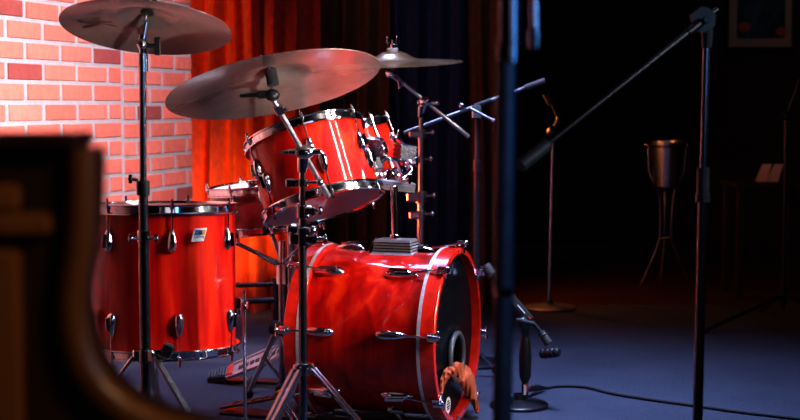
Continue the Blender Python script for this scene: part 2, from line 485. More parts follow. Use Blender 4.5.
# ------------------------------------------------------------------ floor tom
FT = P(163, 250, 4.37); ftx, fty = FT.x, FT.y
root = thing('floor_tom', 'large red lacquered floor tom with silver badge standing in front of the brick wall', 'drum', (ftx, fty, 0))
M = drum_frame((ftx, fty, 0), (0.0, .04, 1))
FZ0, FZ1, FR = .292, .722, .216
tom_drum(root, M, FR, FZ0, FZ1, (-37, 15, 66, 118, 170, 221, 273), (-34, 20, 70, 122, 173, 224, 276), .066, top_head=HEADD)
for a, zb in ((-62, .40), (92, .42), (195, .42)):
    a = math.radians(a); dx, dy = math.sin(a), -math.cos(a)
    c = V(ftx+dx*FR, fty+dy*FR, zb)
    LM = Matrix.Translation(c) @ basis((0, 0, 1), (dx, dy, 0))
    b = MB(); b.box(LM @ Matrix.Translation((0, 0, .012)), .03, .06, .024, .006)
    b.box(LM @ Matrix.Translation((0, .004, .03)), .026, .03, .02, .005)
    b.tube(LM @ V(-.026, .004, .03), LM @ V(.03, .004, .03), .005, seg=10)
    b.ball(LM @ V(.036, .004, .03), .009)
    b.build('leg_bracket', CHROME, root)
    lx, ly = ftx+dx*(FR+.028), fty+dy*(FR+.028)
    b = MB(); b.path([(lx, ly, zb+.05), (lx, ly, .09), (lx+dx*.006, ly+dy*.006, .06), (lx+dx*.028, ly+dy*.028, .012)], .0055, 10)
    lg = b.build('leg', CHROME2, root)
    b = MB(); b.tube((lx+dx*.022, ly+dy*.022, .03), (lx+dx*.03, ly+dy*.03, .0), .011, .014); b.build('rubber_foot', RUBBER, lg)
# badge
def badge(a, z, r, M):
    a = math.radians(a)
    out = V(math.sin(a), -math.cos(a), 0); c = V(ftx, fty, 0)+out*(r+.0012)+V(0, 0, z)
    BM = Matrix.Translation(c) @ basis((0, 0, 1), out)
    w, h, sk = .0205, .019, .006
    def poly(x0, x1, y0, y1): return [(x0+sk*y0/h, y0), (x1+sk*y0/h, y0), (x1+sk*y1/h, y1), (x0+sk*y1/h, y1)]
    b = MB(); b.prism(BM, poly(-w, w, -h, h), -.004, .001)
    bd = b.build('badge', mat('badge_silver', (.7, .72, .74), .3, .3, noise=.05), root, label='silver parallelogram badge with blue and gold panels')
    b = MB(); b.prism(BM, poly(-w*.88, w*.2, -h*.05, h*.75), .0005, .0016); b.build('blue_panel', mat('badge_blue', (.0, .13, .42), .4, noise=.05), bd)
    b = MB(); b.prism(BM, poly(w*.2, w*.88, -h*.05, h*.75), .0005, .0016); b.build('gold_panel', mat('badge_gold', (.42, .26, .06), .4, noise=.05), bd)
    b = MB(); b.tube(BM @ V(.004, .006, .001), BM @ V(.004, .006, .0022), .0066, seg=20); b.build('dot', mat('badge_dot', (.06, .005, .005), .5, noise=.05), bd)
    text_part('Ludwig', .0125, BM @ Matrix.Translation((-.0012, -.0055, .0014)), 'lettering', BLACKP, bd, .0004)
badge(38, .655, FR, M)

# ------------------------------------------------------------------ rack toms
TU = Vector((-.27, .26, .93)).normalized()
TC = P(314, 170, 4.5)
root = thing('rack_tom', 'large red lacquered rack tom tilted under the ride cymbal', 'drum', TC)
M = drum_frame(TC, TU)
tom_drum(root, M, .182, -.115, .115, (-62, 2, 58, 120, 180, 240), (-52, 10, 66, 128, 188, 248), .06, bot_head=HEADD)
b = MB(); cc = M @ V(.182*math.sin(1.9), -.182*math.cos(1.9), -.02)
LM = Matrix.Translation(cc) @ basis(TU, M.to_3x3() @ V(math.sin(1.9), -math.cos(1.9), 0))
b.box(LM @ Matrix.Translation((0, 0, .008)), .05, .07, .016, .005); b.box(LM @ Matrix.Translation((0, 0, .025)), .03, .04, .03, .005)
b.build('mount_bracket', CHROME, root)
b = MB(); a = math.radians(-80); cc = M @ V(.182*math.sin(a), -.182*math.cos(a), .0)
b.tube(cc, M @ V(.2*math.sin(a), -.2*math.cos(a), 0), .008); b.tube(M @ V(.2*math.sin(a), -.2*math.cos(a), -.008), M @ V(.2*math.sin(a), -.2*math.cos(a), .008), .012)
b.build('air_vent', CHROME2, root)

SC = P(355, 161, 4.97)
SU = Vector((-.36, .12, .93)).normalized()
root = thing('rack_tom.001', 'smaller red rack tom half hidden behind the large rack tom', 'drum', SC)
M2 = drum_frame(SC, SU)
tom_drum(root, M2, .15, -.095, .095, (-20, 40, 84, 140, 200, 260), (-20, 40, 84, 140, 200, 260), .05, top_head=HEADD)

# ------------------------------------------------------------------ bass drum
BF = P(459, 335, 4.55); BR = .276; BL = .487
ax = BASS_AX
BM = Matrix(((ax.x, ax.y, 0, BF.x), (ax.y, -ax.x, 0, BF.y), (0, 0, 1, BF.z), (0, 0, 0, 1)))
# local frame: z' = along drum axis towards the front head ; x' = world up ; y' = towards the camera side
side = Vector((-math.sin(math.radians(18)), -math.cos(math.radians(18)), 0))
UPV = Vector((0, 0, 1))
def bmx(o):
    x, y, z = UPV, ax.cross(UPV), ax
    return Matrix(((x.x, y.x, z.x, o.x), (x.y, y.y, z.y, o.y), (x.z, y.z, z.z, o.z), (0, 0, 0, 1)))
M = bmx(BF)
# (local y = ax x up -> camera side is +/-)
SGN = 1 if (M.to_3x3() @ V(0, 1, 0)).y < 0 else -1
root = thing('bass_drum', 'red lacquered bass drum lying on its side with black front head and port hole', 'drum', (BF.x-ax.x*BL/2, BF.y-ax.y*BL/2, 0))
RS = .257
# grain runs round the shell
b = MB(); b.lathe(M, [(RS, -BL+.03), (RS, -BL+.031), (RS, -.031), (RS, -.03), (RS-.008, -.03), (RS-.008, -BL+.03)], 128, closed=True)
b.build('shell', RED_H, root, 30)
def wood_hoop(z0, z1, inlay_z0, inlay_z1):
    b = MB(); b.lathe(M, [(BR-.018, z0), (BR-.002, z0), (BR, z0+.002), (BR, z1-.002), (BR-.002, z1), (BR-.018, z1)], 128, closed=True)
    h = b.build('hoop', HOOPRED, root, 30)
    b = MB(); b.lathe(M, [(BR-.001, inlay_z0), (BR+.0012, inlay_z0), (BR+.0012, inlay_z1), (BR-.001, inlay_z1)], 128, closed=True)
    b.build('inlay', HOOPINLAY, h, 30)
wood_hoop(-.058, 0, -.056, -.046)
wood_hoop(-BL, -BL+.058, -BL+.042, -BL+.053)
# front head with a round port: ring disc with a hole
PO = V(-.075, -SGN*.03, 0)      # port centre in head plane (up, sideways)
PR = .07
b = MB(); zh = -.028; seg = 96
outer, inner = [], []
for i in range(seg):
    a = 2*PI*i/seg
    outer.append(M @ V((BR-.019)*math.cos(a), (BR-.019)*math.sin(a), zh))
    inner.append(M @ V(PO.x+PR*math.cos(a), PO.y+PR*math.sin(a), zh))
b.loft([outer, inner], True, False, False)
b.build('front_head', HEADB, root, label='black front drum head with a round port hole')
b = MB(); b.torus(M @ Matrix.Translation((PO.x, PO.y, zh+.012)), PR+.004, .0095, 56, 10); b.build('port_ring', mat('port_ring_grey', (.06, .06, .065), .35, noise=.1), root)
b = MB(); b.lathe(M, [(0, -BL+.03), (RS-.01, -BL+.03), (RS-.01, -BL+.026), (0, -BL+.0259)], 64); b.build('batter_head', HEADW, root)
# maker's round sticker low on the front head
lc = M @ V(-.222, SGN*.03, zh+.001)
LM = Matrix.Translation(lc) @ basis(UPV, ax)
b = MB(); b.tube(LM @ V(0, 0, -.0005), LM @ V(0, 0, .001), .027, seg=32); st = b.build('head_sticker', WHITE, root, label='round white sticker with black bars')
b = MB()
for k, w in ((-.011, .014), (-.003, .02), (.006, .018), (.014, .011)): b.box(LM @ Matrix.Translation((0, k, .0015)), w*1.7, .005, .001)
b.build('sticker_print', BLACKP, st)
# lugs, claws and T rods
for k in range(8):
    th = math.radians(-83 + 45*k)
    ca, sa = math.cos(th), math.sin(th)*(-SGN)
    out = (M.to_3x3() @ V(ca, sa, 0))
    def bp(r, z): return M @ V(ca*r, sa*r, z)
    for fr in (0, 1):
        s = 1 if fr else -1
        zf = 0 if fr else -BL
        zl = zf - s*(.14 if fr else .108)
        LM = Matrix.Translation(bp(RS-.001, zl)) @ basis(ax*s, out)
        lug_mesh(LM, .105, .022, .04, .03).build('lug', CHROME, root)
        b = MB()
        b.tube(bp(RS+.014, zl+s*.03), bp(BR+.016, zf+s*.012), .0036, seg=8)
        b.tube(bp(BR+.016, zf+s*.01), bp(BR+.016, zf+s*.02), .007, seg=10)
        tv = (M.to_3x3() @ V(-sa, ca, 0))
        c = bp(BR+.016, zf+s*.016)
        b.tube(c-tv*.02, c+tv*.02, .0042, seg=8)
        b.build('tension_rod', CHROME, root)
        b = MB()
        CMx = Matrix.Translation(bp(BR+.006, zf-s*.004)) @ basis(ax*s, out)
        b.box(CMx, .026, .034, .012, .004)
        b.box(Matrix.Translation(bp(BR-.004, zf+s*.004)) @ basis(ax*s, out), .022, .008, .03, .003)
        b.tube(bp(BR+.016, zf-s*.016), bp(BR+.016, zf+s*.008), .0085, .0075, 12)
        b.build('claw', CHROME, root)
# spurs
for sgn in (1, -1):
    th = math.radians(146)
    base = M @ V(math.cos(th)*RS, SGN*sgn*math.sin(th)*RS, -.16)
    outv = (M.to_3x3() @ V(math.cos(th), SGN*sgn*math.sin(th), 0))
    b = MB(); b.box(Matrix.Translation(base+outv*.012) @ basis(ax, outv), .04, .055, .026, .006)
    b.build('spur_bracket', CHROME, root)
    ft = base+outv*.06+ax*.08; ft.z = .012
    b = MB(); b.tube(base+outv*.02, ft, .006); sp = b.build('spur', CHROME2, root)
    b = MB(); b.tube(ft+V(0, 0, .012), V(ft.x, ft.y, 0), .009, .007); b.build('rubber_foot', RUBBER, sp)

# towel hanging from the port
def towel():
    b = MB(); ns, nt_ = 60, 12
    grid = []
    outer = [(440, 393), (441.5, 379), (445, 370), (451, 365), (457, 361.5), (464, 363.5), (470, 368), (474.5, 377), (477.5, 391), (479.5, 410)]
    inner = [(443, 394), (444.5, 386), (447.5, 380), (451, 377), (455, 378), (459, 382), (463, 388), (467, 395), (472, 403), (477.5, 414)]
    def itp(L, t):
        f = t*(len(L)-1); i = min(int(f), len(L)-2); q = f-i
        return (L[i][0]*(1-q)+L[i+1][0]*q, L[i][1]*(1-q)+L[i+1][1]*q)
    n_ = ax; q0 = M @ V(0, 0, zh)
    rnd = random.Random(4)
    for j in range(nt_+1):
        v = j/nt_; row = []
        for i in range(ns+1):
            u = i/ns
            a, c = itp(outer, u), itp(inner, u)
            px, py = a[0]*(1-v)+c[0]*v, a[1]*(1-v)+c[1]*v
            # onto the head plane then pushed outwards
            d0 = P(px, py, 1)-V(0, 0, CAMZ); o = V(0, 0, CAMZ)
            off = .006 + .03*u*u + .016*math.sin(PI*min(1, v*.8+.1)) + .004*math.sin(u*17+v*3)+.007*(1-abs(math.sin(u*13+v*1.5)))**2-.004*abs(math.sin(u*31-v*5))
            t = (q0+n_*off-o).dot(n_)/d0.dot(n_)
            row.append(o+d0*t)
        grid.append(row)
    back = [[p-n_*.004 for p in r] for r in grid]
    fg = [b.ring(r) for r in grid]; bg_ = [b.ring(r) for r in back]
    for j in range(nt_):
        for i in range(ns):
            b.face((fg[j][i], fg[j][i+1], fg[j+1][i+1], fg[j+1][i]))
            b.face((bg_[j][i], bg_[j+1][i], bg_[j+1][i+1], bg_[j][i+1]))
    for i in range(ns):
        b.face((fg[0][i], bg_[0][i], bg_[0][i+1], fg[0][i+1])); b.face((fg[nt_][i], fg[nt_][i+1], bg_[nt_][i+1], bg_[nt_][i]))
    for j in range(nt_):
        b.face((fg[j][0], fg[j+1][0], bg_[j+1][0], bg_[j][0])); b.face((fg[j][ns], bg_[j][ns], bg_[j+1][ns], fg[j+1][ns]))
    o = b.build('towel', TOWEL, None, 70)
    tag(o, 'crumpled orange-brown cloth draped out of the bass drum port hole', 'cloth')
towel()

# ------------------------------------------------------------------ tom holder on the bass drum
def tom_holder():
    top = M @ V(RS, 0, -.235)
    base = P(397, 247, 4.74); base.z = BF.z+RS
    # keep it on the top line of the drum
    t = (base-BF).dot(ax)+.035; base = BF+ax*t+UPV*(RS-.012)
    root = thing('tom_holder', 'chrome double tom holder with ribbed clamps standing on top of the bass drum', 'drum hardware', base)
    bx = basis(ax, UPV)
    b = MB()
    w0, w1, l0, l1 = .05, .04, .074, .06
    def rect(w, l, z): return [base + bx.to_3x3() @ V(x, y, z) for x, y in ((-w, -l), (w, -l), (w, l), (-w, l))]
    b.loft([rect(w0, l0, -.012), rect(w0, l0, .006), rect(w1+.002, l1+.003, .014), rect(w1, l1, .05), rect(w1-.004, l1-.004, .055)])
    b.build('base_plate', CASTGREY, root)
    b = MB()
    for k in range(4): b.box(Matrix.Translation(base) @ bx @ Matrix.Translation((0, 0, .018+.009*k)), (w1+.002)*2, (l1+.003)*2, .003)
    b.build('base_ribs', CHROME, root)
    p0 = base+V(0, 0, .05); p1 = P(393, 186, base.y); p1.x = base.x-.006
    b = MB(); b.tube(p0, p1, .0125, seg=20); b.tube(p0, p0+V(0, 0, .02), .019, seg=20); b.build('post', CHROME, root)
    b = MB()
    wc = base-ax*.075+V(0, -.01, .03)
    b.tube(base-ax*.03+V(0, 0, .035), wc, .005, seg=10); b.bar(wc+V(-.012, 0, -.03), wc+V(.014, 0, .026), .02, .008, bev=.003); b.build('wing_screw', CHROME, root)
    # ribbed clamp blocks
    for nm, pc, sz, yaw in (('clamp_block', P(396, 186, 4.72), (.12, .05, .034), .1), ('clamp_block', P(405, 153, 4.76), (.06, .05, .06), .5), ('clamp_block', P(374, 150, 4.74), (.045, .05, .085), -.2)):
        b = MB(); Mx = Matrix.Translation(pc) @ Matrix.Rotation(yaw, 4, 'Z') @ Matrix.Rotation(.12, 4, 'Y')
        b.box(Mx, *sz, .005)
        for k in range(4):
            zz = -sz[2]/2+sz[2]*(k+.5)/4
            b.box(Mx @ Matrix.Translation((0, 0, zz)), sz[0]+.005, sz[1]+.005, sz[2]*.1, .001)
        b.build(nm, STEEL if sz[0] < .1 else CASTGREY, root)
    b = MB()
    tm = TC+V(.17, .06, -.02)
    b.path([P(396, 186, 4.72), P(402, 175, 4.7), P(396, 160, 4.68), P(384, 158, 4.64), tm], .0085, 12)
    b.build('tom_arm', CHROME, root)
    b = MB()
    b.path([P(396, 186, 4.75), P(411, 170, 4.78), P(408, 150, 4.85), P(398, 140, 4.95)], .0085, 12)
    b.build('tom_arm', CHROME, root)
    for c in (P(410, 163, 4.7), P(392, 136, 4.78), P(403, 180, 4.68), P(381, 176, 4.68)):
        b = MB(); b.tube(c, c+V(.022, -.015, .004), .004, seg=8); b.ball(c, .012)
        b.bar(c+V(.022, -.015, -.012), c+V(.022, -.015, .02), .009, .005, bev=.002); b.build('wing_screw', CHROME, root)
tom_holder()

# ------------------------------------------------------------------ snare drum + stand
SD = P(266, 206, 5.0)
root = thing('snare_drum', 'snare drum with pale chrome hoop on a stand between the floor tom and bass drum', 'drum', SD)
M3 = drum_frame(SD, (-.1, -.02, 1))
tom_drum(root, M3, .184, -.07, .07, (-30, 30, 85, 150, 210, -85), (-30, 30, 85, 150, 210, -85), .04,
         mt=mat('dark_red_shell', (.16, .01, .012), .3, coat=.5, noise=.2), bot_head=HEADW)
b = MB(); aa = math.radians(-58); c = M3 @ V(.19*math.sin(aa), -.19*math.cos(aa), 0)
b.box(Matrix.Translation(c) @ basis((0, 0, 1), (math.sin(aa), -math.cos(aa), 0)), .03, .075, .026, .006); b.build('strainer', CHROME, root)

sx, sy = P(282, 260, 5.0).x, 5.0
def zy(py, d): return P(400, py, d).z
root = thing('snare_stand', 'chrome snare stand with angled basket arms under the snare drum', 'drum stand', (sx, sy, 0))
b = MB(); b.tube((sx, sy, .06), (sx, sy, zy(262, 5)), .0125); b.build('lower_tube', STEEL, root)
b = MB(); b.tube((sx, sy, zy(284, 5)), (sx, sy, zy(264, 5)), .02, seg=20); b.tube((sx, sy, zy(264, 5)), (sx, sy, zy(240, 5)), .012); b.build('basket_hub', CHROME, root)
for e, nm in ((P(231, 236, 4.93), 0), (P(306, 232, 4.9), 1), (P(272, 236, 5.19), 2)):
    e.z = zy(238, 5)-.002
    b = MB(); h = V(sx, sy, zy(266, 5)+.004)
    b.bar(h, e, .014, .009); b.bar(h+V(0, 0, -.014), (h+e)/2+V(0, 0, -.004), .008, .006)
    am = b.build('basket_arm', CHROME2, root)
    b = MB(); b.tube(e-V(0, 0, .012), e+V(0, 0, .02), .009); b.build('rubber_grip', RUBBER, am)
for a in (100, 168, 35):
    a = math.radians(a); b = MB()
    f = V(sx+.125*math.cos(a), sy+.125*math.sin(a), .018)
    b.bar((sx+.012*math.cos(a), sy+.012*math.sin(a), .27), f, .016, .006, (0, 0, 1)); b.bar((sx+.01*math.cos(a), sy+.01*math.sin(a), .08), (sx+.06*math.cos(a), sy+.06*math.sin(a), .145), .012, .005, (0, 0, 1))
    lg = b.build('leg', CHROME2, root)
    b = MB(); b.ball(f, .017); b.build('rubber_foot', RUBBER, lg)

# ------------------------------------------------------------------ hi-hat stand (pedal side)
hx = P(291, 300, 5.3).x; hy = 5.3
root = thing('hi_hat_stand', 'hi-hat stand with long chrome footboard on the carpet left of the bass drum', 'drum stand', (hx, hy, 0))
b = MB(); b.tube((hx, hy, .03), (hx, hy, .62), .0125); b.tube((hx, hy, .62), (hx, hy, .78), .009); b.build('pole', STEEL, root)
toe, heel = P(281, 352, 5.27), G(228, 374, .034)
d_ = (toe-heel).normalized(); sdv = d_.cross(V(0, 0, 1)).normalized()
nrm = sdv.cross(d_)
if nrm.z < 0: nrm = -nrm
if sdv.y > 0: sdv = -sdv          # towards the camera
R_ = Matrix.Rotation(math.radians(28), 3, d_)
if (R_ @ sdv).z > sdv.z: R_ = Matrix.Rotation(math.radians(-28), 3, d_)
sdv = R_ @ sdv; nrm = R_ @ nrm
b = MB()
def fbp(t, w, h): return heel + (toe-heel)*t + sdv*w + nrm*h
prof = [(0, .034), (.15, .042), (.7, .046), (.92, .04), (1.0, .024)]
b.loft([[fbp(t, -w, 0), fbp(t, w, 0), fbp(t, w, .006), fbp(t, -w, .006)] for t, w in prof])
for sg in (-1, 1):
    b.loft([[fbp(t, sg*(w-.006), .005), fbp(t, sg*w, .005), fbp(t, sg*w, .012), fbp(t, sg*(w-.006), .012)] for t, w in prof])
fb = b.build('footboard', mat('lightened_footboard', (.4, .29, .28), .45, .1, noise=.2), root)  # base colour lightened to stand in for light on the shadowed board
b = MB()
ws = [.03, .02, .024, .022, .026, .018, .024, .02]; tt = .2
for w in ws:
    L_ = (toe-heel).length
    c = fbp(tt+w/2/L_, 0, .0068)
    b.box(Matrix.Translation(c) @ basis(d_, nrm), .022, w*.75, .002)
    tt += w*1.25/L_*.8
b.build('raised_lettering', BLACKP, fb)
h2 = G(208, 379, .012)
b = MB(); 
b.loft([[h2+sdv*-.02, h2+sdv*.02, h2+sdv*.02+V(0, 0, .014), h2-sdv*.02+V(0, 0, .014)], [heel+sdv*-.034-V(0,0,.012), heel+sdv*.034-V(0,0,.012), heel+sdv*.034+V(0, 0, .012), heel-sdv*.034+V(0, 0, .012)]])
hp = b.build('heel_plate', RUBBER, root, label='black ribbed rubber heel plate')
b = MB()
for k in range(7):
    c = h2.lerp(heel, (k+.5)/7)+V(0, 0, .016); b.bar(c-sdv*(.02+.012*k/7), c+sdv*(.02+.012*k/7), .006, .005)
b.build('ribs', GREYM, hp)
b = MB(); c = heel+V(0, 0, .012)+d_*.006; b.bar(c-sdv*.03, c+sdv*.03, .03, .006, d_); b.build('red_badge', REDP, root, label='small red strip at the heel')
b = MB(); b.bar(G(216, 379, .006), V(hx, hy, .006), .07, .008, d_.cross(V(0, 0, 1))); b.build('base_plate', BLACKM, root)
for (fx, fy) in ((246, 390), (330, 380), (300, 345)):
    f = G(fx, fy, .014); b = MB()
    h = V(hx, hy, .22)
    for q in (-1, 1):
        o = (f-h).cross(V(0, 0, 1)).normalized()*.008*q
        b.bar(h+o, f+o*.6, .005, .005)
    lg = b.build('leg', CHROME2, root)
    e = (f-h).normalized()
    b = MB(); b.path([f-e*.055, f-e*.04, f-e*.012, f+e*.0], [.012, .017, .018, .013], 12); b.build('rubber_foot', RUBBER, lg)

# kick pedal behind the bass drum
kb = BF-ax*(BL+.03); kb.z = 0
root = thing('kick_pedal', 'dark kick pedal with an orange mark clamped to the bass drum rear hoop', 'pedal', (kb.x, kb.y, 0))
kd = -ax; ks = Vector((ax.y, -ax.x, 0))
b = MB(); b.bar(kb+V(0, 0, .006)-kd*.02, kb+kd*.30+V(0, 0, .006), .085, .01, ks); b.build('base_plate', BLACKM, root)
b = MB(); 
k0, k1 = kb+kd*.30+V(0, 0, .022), kb+kd*.07+V(0, 0, .075)
b.bar(k0, k1, .075, .008, ks)
for k in range(5):
    c = k0.lerp(k1, .2+.15*k)+V(0, 0, .006); b.bar(c-ks*.03, c+ks*.03, .008, .004)
fb = b.build('footboard', mat('dark_footboard', (.08, .05, .05), .4, .6, noise=.2), root)
b = MB(); c = k0.lerp(k1, .93)+V(0, 0, .012); b.bar(c-kd*.022, c+kd*.022, .04, .008, ks); b.build('orange_mark', ORANGEP, root, label='orange rectangular mark')
b = MB()
for q in (-1, 1): b.bar(kb+kd*.05+ks*.045*q, kb+kd*.05+ks*.045*q+V(0, 0, .13), .014, .02)
b.tube(kb+kd*.05+ks*-.055+V(0, 0, .12), kb+kd*.05+ks*.055+V(0, 0, .12), .008); b.build('post_frame', CHROME2, root)
b = MB(); b.tube(kb+kd*.05+V(0, 0, .12), kb+kd*.10+V(0, 0, .29), .0045); bt = b.build('beater_rod', CHROME, root)
b = MB(); b.tube(kb+kd*.125+V(0, 0, .3), kb+kd*.075+V(0, 0, .29), .024, .022); b.build('beater_head', FELT, bt)

# ------------------------------------------------------------------ cymbals
def cymbal(name, label, c, u, R, m, bellR, bellH, drop):
    root = thing(name, label, 'cymbal', c)
    Mx = drum_frame(c, u)
    prof_t = []; 
    n = 28
    pr = []
    for i in range(n+1):
        t = i/n
        r = R*t
        if r < bellR:
            z = bellH*math.sqrt(max(0, 1-(r/bellR*.9)**2))
        else:
            z0 = bellH*math.sqrt(1-.81)
            q = (r-bellR)/(R-bellR)
            z = z0*(1-min(1, q*6)) - drop*(q**1.6)
        pr.append((max(r, .006), z))
    th = .0014
    prof = pr + [(r, z-th) for r, z in reversed(pr)]
    b = MB(); b.lathe(Mx, prof, 128, closed=True)
    o = b.build('plate', m, root, 50)
    return root, Mx
def logo(root, Mx, R, ang, rr, zoff, m, k=1.0):
    """dark calligraphic stroke mark printed under the cymbal"""
    b = MB()
    a = math.radians(ang); c = V(math.cos(a)*rr, math.sin(a)*rr, 0)
    rad = V(math.cos(a), math.sin(a), 0); tan = V(-math.sin(a), math.cos(a), 0)
    def q(x, y): 
        p = c + rad*x*k + tan*y*k
        return Mx @ V(p.x, p.y, zoff)
    for pts, w in (([(-.05, -.012), (-.025, .004), (.0, .0), (.03, .02)], .006), ([(-.03, .022), (-.01, -.008), (.012, -.02), (.04, -.022)], .008), ([(-.045, .01), (-.02, .016), (.005, .012), (.03, .03)], .004), ([(.02, -.03), (.035, -.012), (.045, .006)], .006)):
        for (x0, y0), (x1, y1) in zip(pts[:-1], pts[1:]):
            b.bar(q(x0, y0), q(x1, y1), w*k, .0006, Mx.to_3x3() @ V(-(y1-y0), x1-x0, 0) , .0002)
    b.build('printed_mark', m, root)

CC = P(147, 17, 3.8); CU = Vector((.045, .285, 1)).normalized()
r1, CMx = cymbal('crash_cymbal', 'bronze crash cymbal on the straight stand at top left before the brick wall', CC, CU, .222, BRONZE, .055, .02, .03)
logo(r1, CMx, .222, 174, .152, -.0205, BLACKP, 1.35)
RC = P(271.5, 75.5, 3.98); RU = Vector((-.21, .255, 1)).normalized()
r2, RMx = cymbal('ride_cymbal', 'large bronze ride cymbal tilted above the large rack tom', RC, RU, .297, BRONZE, .07, .026, .03)
SCc = P(393, 60, 5.4); SCu = Vector((-.03, -.085, 1)).normalized()
r3, SMx = cymbal('crash_cymbal.001', 'small golden cymbal seen edge-on over the boom stand behind the toms', SCc, SCu, .26, BRONZE_T, .062, .034, .012)

# ------------------------------------------------------------------ cymbal stands
def wing(b, c, d, L=.022, r=.0045, w=.012):
    d = Vector(d).normalized(); c = Vector(c)
    b.tube(c, c+d*L, r, seg=10)
    s = d.cross(V(0, 0, 1)); s = s.normalized() if s.length > .1 else V(1, 0, 0)
    e = c+d*L
    b.bar(e+V(0, 0, -w), e+V(0, 0, w), w*.8, r*1.3, bev=.002)
    b.ball(e, r*1.5)
def collar(b, c, r, h):
    c = Vector(c); b.tube(c-V(0, 0, h/2), c+V(0, 0, h/2), r, seg=20)
def tripod(root, x, y, hub, low, feet, w=.02, t=.008, dbl=True, m=CHROME2):
    b = MB(); b.tube((x, y, hub-.018), (x, y, hub+.014), .022, seg=20); 
    for f in feet:
        d = V(f[0]-x, f[1]-y, 0).normalized(); b.box(Matrix.Translation((x+d.x*.024, y+d.y*.024, hub)) @ basis((0, 0, 1), d), .026, .03, .02, .004)
    b.build('leg_hub', CHROME, root)
    b = MB(); b.tube((x, y, low-.012), (x, y, low+.012), .02, seg=20); b.build('brace_collar', CHROME2, root)
    for f in feet:
        f = Vector(f); d = V(f.x-x, f.y-y, 0).normalized(); n = d.cross(V(0, 0, 1))
        h0 = V(x, y, hub)+d*.03; b = MB()
        f1 = f+V(0, 0, .012)
        for q in ((-1, 1) if dbl else (0,)):
            o = n*q*w*.42
            b.bar(h0+o, f1+o*.7, t if dbl else w, t*1.6 if dbl else t, n if not dbl else (0, 0, 1), .0015)
        lg = b.build('leg', m, root)
        b = MB(); mid = h0.lerp(f1, .5)
        for q in (-1, 1): b.bar(V(x, y, low)+d*.018+n*q*.008, mid+n*q*.008, .004, .01, n, .001)
        b.build('brace', m, root)
        b = MB(); e = (f1-h0).normalized(); b.path([f1-e*.04, f1-e*.02, f1, f1+e*.004], [.012, .015, .015, .011], 12); b.build('rubber_foot', RUBBER, lg)

# straight stand, left
cx, cy = P(144, 250, 3.8).x, 3.8
zz = lambda py: P(400, py, 3.8).z
root = thing('cymbal_stand', 'straight chrome cymbal stand with tripod legs before the floor tom', 'cymbal stand', (cx, cy, 0))
b = MB(); b.tube((cx, cy, zz(412)), (cx, cy, zz(238)), .0142, seg=24); b.build('lower_tube', STEEL, root)
b = MB(); b.tube((cx, cy, zz(238)), (cx, cy, zz(186)), .0122, seg=24); b.build('middle_tube', STEEL, root)
topp = CC-CU*.05
b = MB(); b.tube((cx, cy, zz(186)), (cx+.004, cy, zz(50)), .0092, seg=24); b.build('upper_tube', STEEL, root)
b = MB(); collar(b, (cx, cy, zz(236)), .017, .03); wing(b, (cx+.014, cy-.006, zz(238)), (1, -.3, 0)); wing(b, (cx-.012, cy-.006, zz(238)), (-1, -.3, 0)); b.build('height_clamp', CHROME, root)
b = MB(); collar(b, (cx, cy, zz(188)), .0175, .038); b.build('height_clamp', BLACKM, root)
b = MB(); wing(b, (cx-.012, cy-.008, zz(180)), (-1, -.4, .2), .02); b.build('wing_screw', BLACKM, root)
tz = zz(44)
b = MB(); b.ball((cx+.004, cy-.004, tz), .015); b.tube((cx+.004, cy, zz(72)), (cx+.004, cy, zz(54)), .0125, seg=20); b.tube((cx+.004, cy, zz(54)), (cx+.004, cy, zz(34)), .0095, .0115, seg=20)
b.tube((cx+.004, cy-.004, tz), CC+CU*.06, .0042, seg=10); b.tube((cx+.004, cy-.004, tz), CC-CU*.012, .008, .006, 14); b.build('tilter', CHROME, root)
b = MB(); b.tube((cx+.01, cy-.006, zz(46)), (cx+.037, cy-.006, zz(46)), .006); b.bar((cx+.043, cy-.006, zz(55.5)), (cx+.043, cy-.006, zz(37)), .016, .01, bev=.003); b.build('tilter_wing', BLACKP, root)
b = MB(); b.tube(CC+CU*.022, CC+CU*.034, .02); b.tube(CC+CU*.006, CC+CU*.016, .016); b.build('felt_washer', FELT, root)
b = MB(); b.tube(CC+CU*.034, CC+CU*.05, .008); b.bar(CC+CU*.045-V(.022, 0, 0), CC+CU*.045+V(.022, 0, 0), .006, .016); b.build('wing_nut', CHROME, root)
tripod(root, cx, cy, zz(355), zz(410), (V(P(243, 400, 3.7).x, 3.66, 0), V(P(26, 400, 3.72).x, 3.72, 0), V(P(176, 400, 4.2).x, 4.12, 0)), .02, .007, False)
b = MB(); b.box(Matrix.Translation((cx+.06, cy-.01, zz(350))) @ Matrix.Rotation(.4, 4, 'Y'), .03, .02, .04, .006); b.tube((cx+.02, cy-.01, zz(352)), (cx+.05, cy-.01, zz(351)), .006); b.build('hub_knob', BLACKP, root)

# boom stand for the ride
bx_, by_ = P(302.5, 250, 4.08).x, 4.08
zz = lambda py: P(400, py, 4.08).z
root = thing('boom_cymbal_stand', 'chrome boom cymbal stand in front of the bass drum holding the ride cymbal', 'cymbal stand', (bx_, by_, 0))
b = MB(); b.tube((bx_, by_, .03), (bx_, by_, zz(246)), .0122, seg=24); b.build('lower_tube', STEEL, root)
b = MB(); b.tube((bx_, by_, zz(246)), (bx_, by_, zz(206)), .0105, seg=24); b.build('middle_tube', CHROME, root)
b = MB(); b.tube((bx_, by_, zz(206)), (bx_, by_, zz(160)), .0085, seg=24); b.build('upper_tube', CHROME, root)
b = MB(); collar(b, (bx_, by_, zz(240)), .02, .034); b.box(Matrix.Translation((bx_+.026, by_-.006, zz(239))), .035, .026, .03, .006); b.box(Matrix.Translation((bx_-.022, by_-.004, zz(239))), .03, .026, .036, .006); wing(b, (bx_+.04, by_-.01, zz(238)), (1, -.2, 0), .026); b.build('height_clamp', CHROME, root)
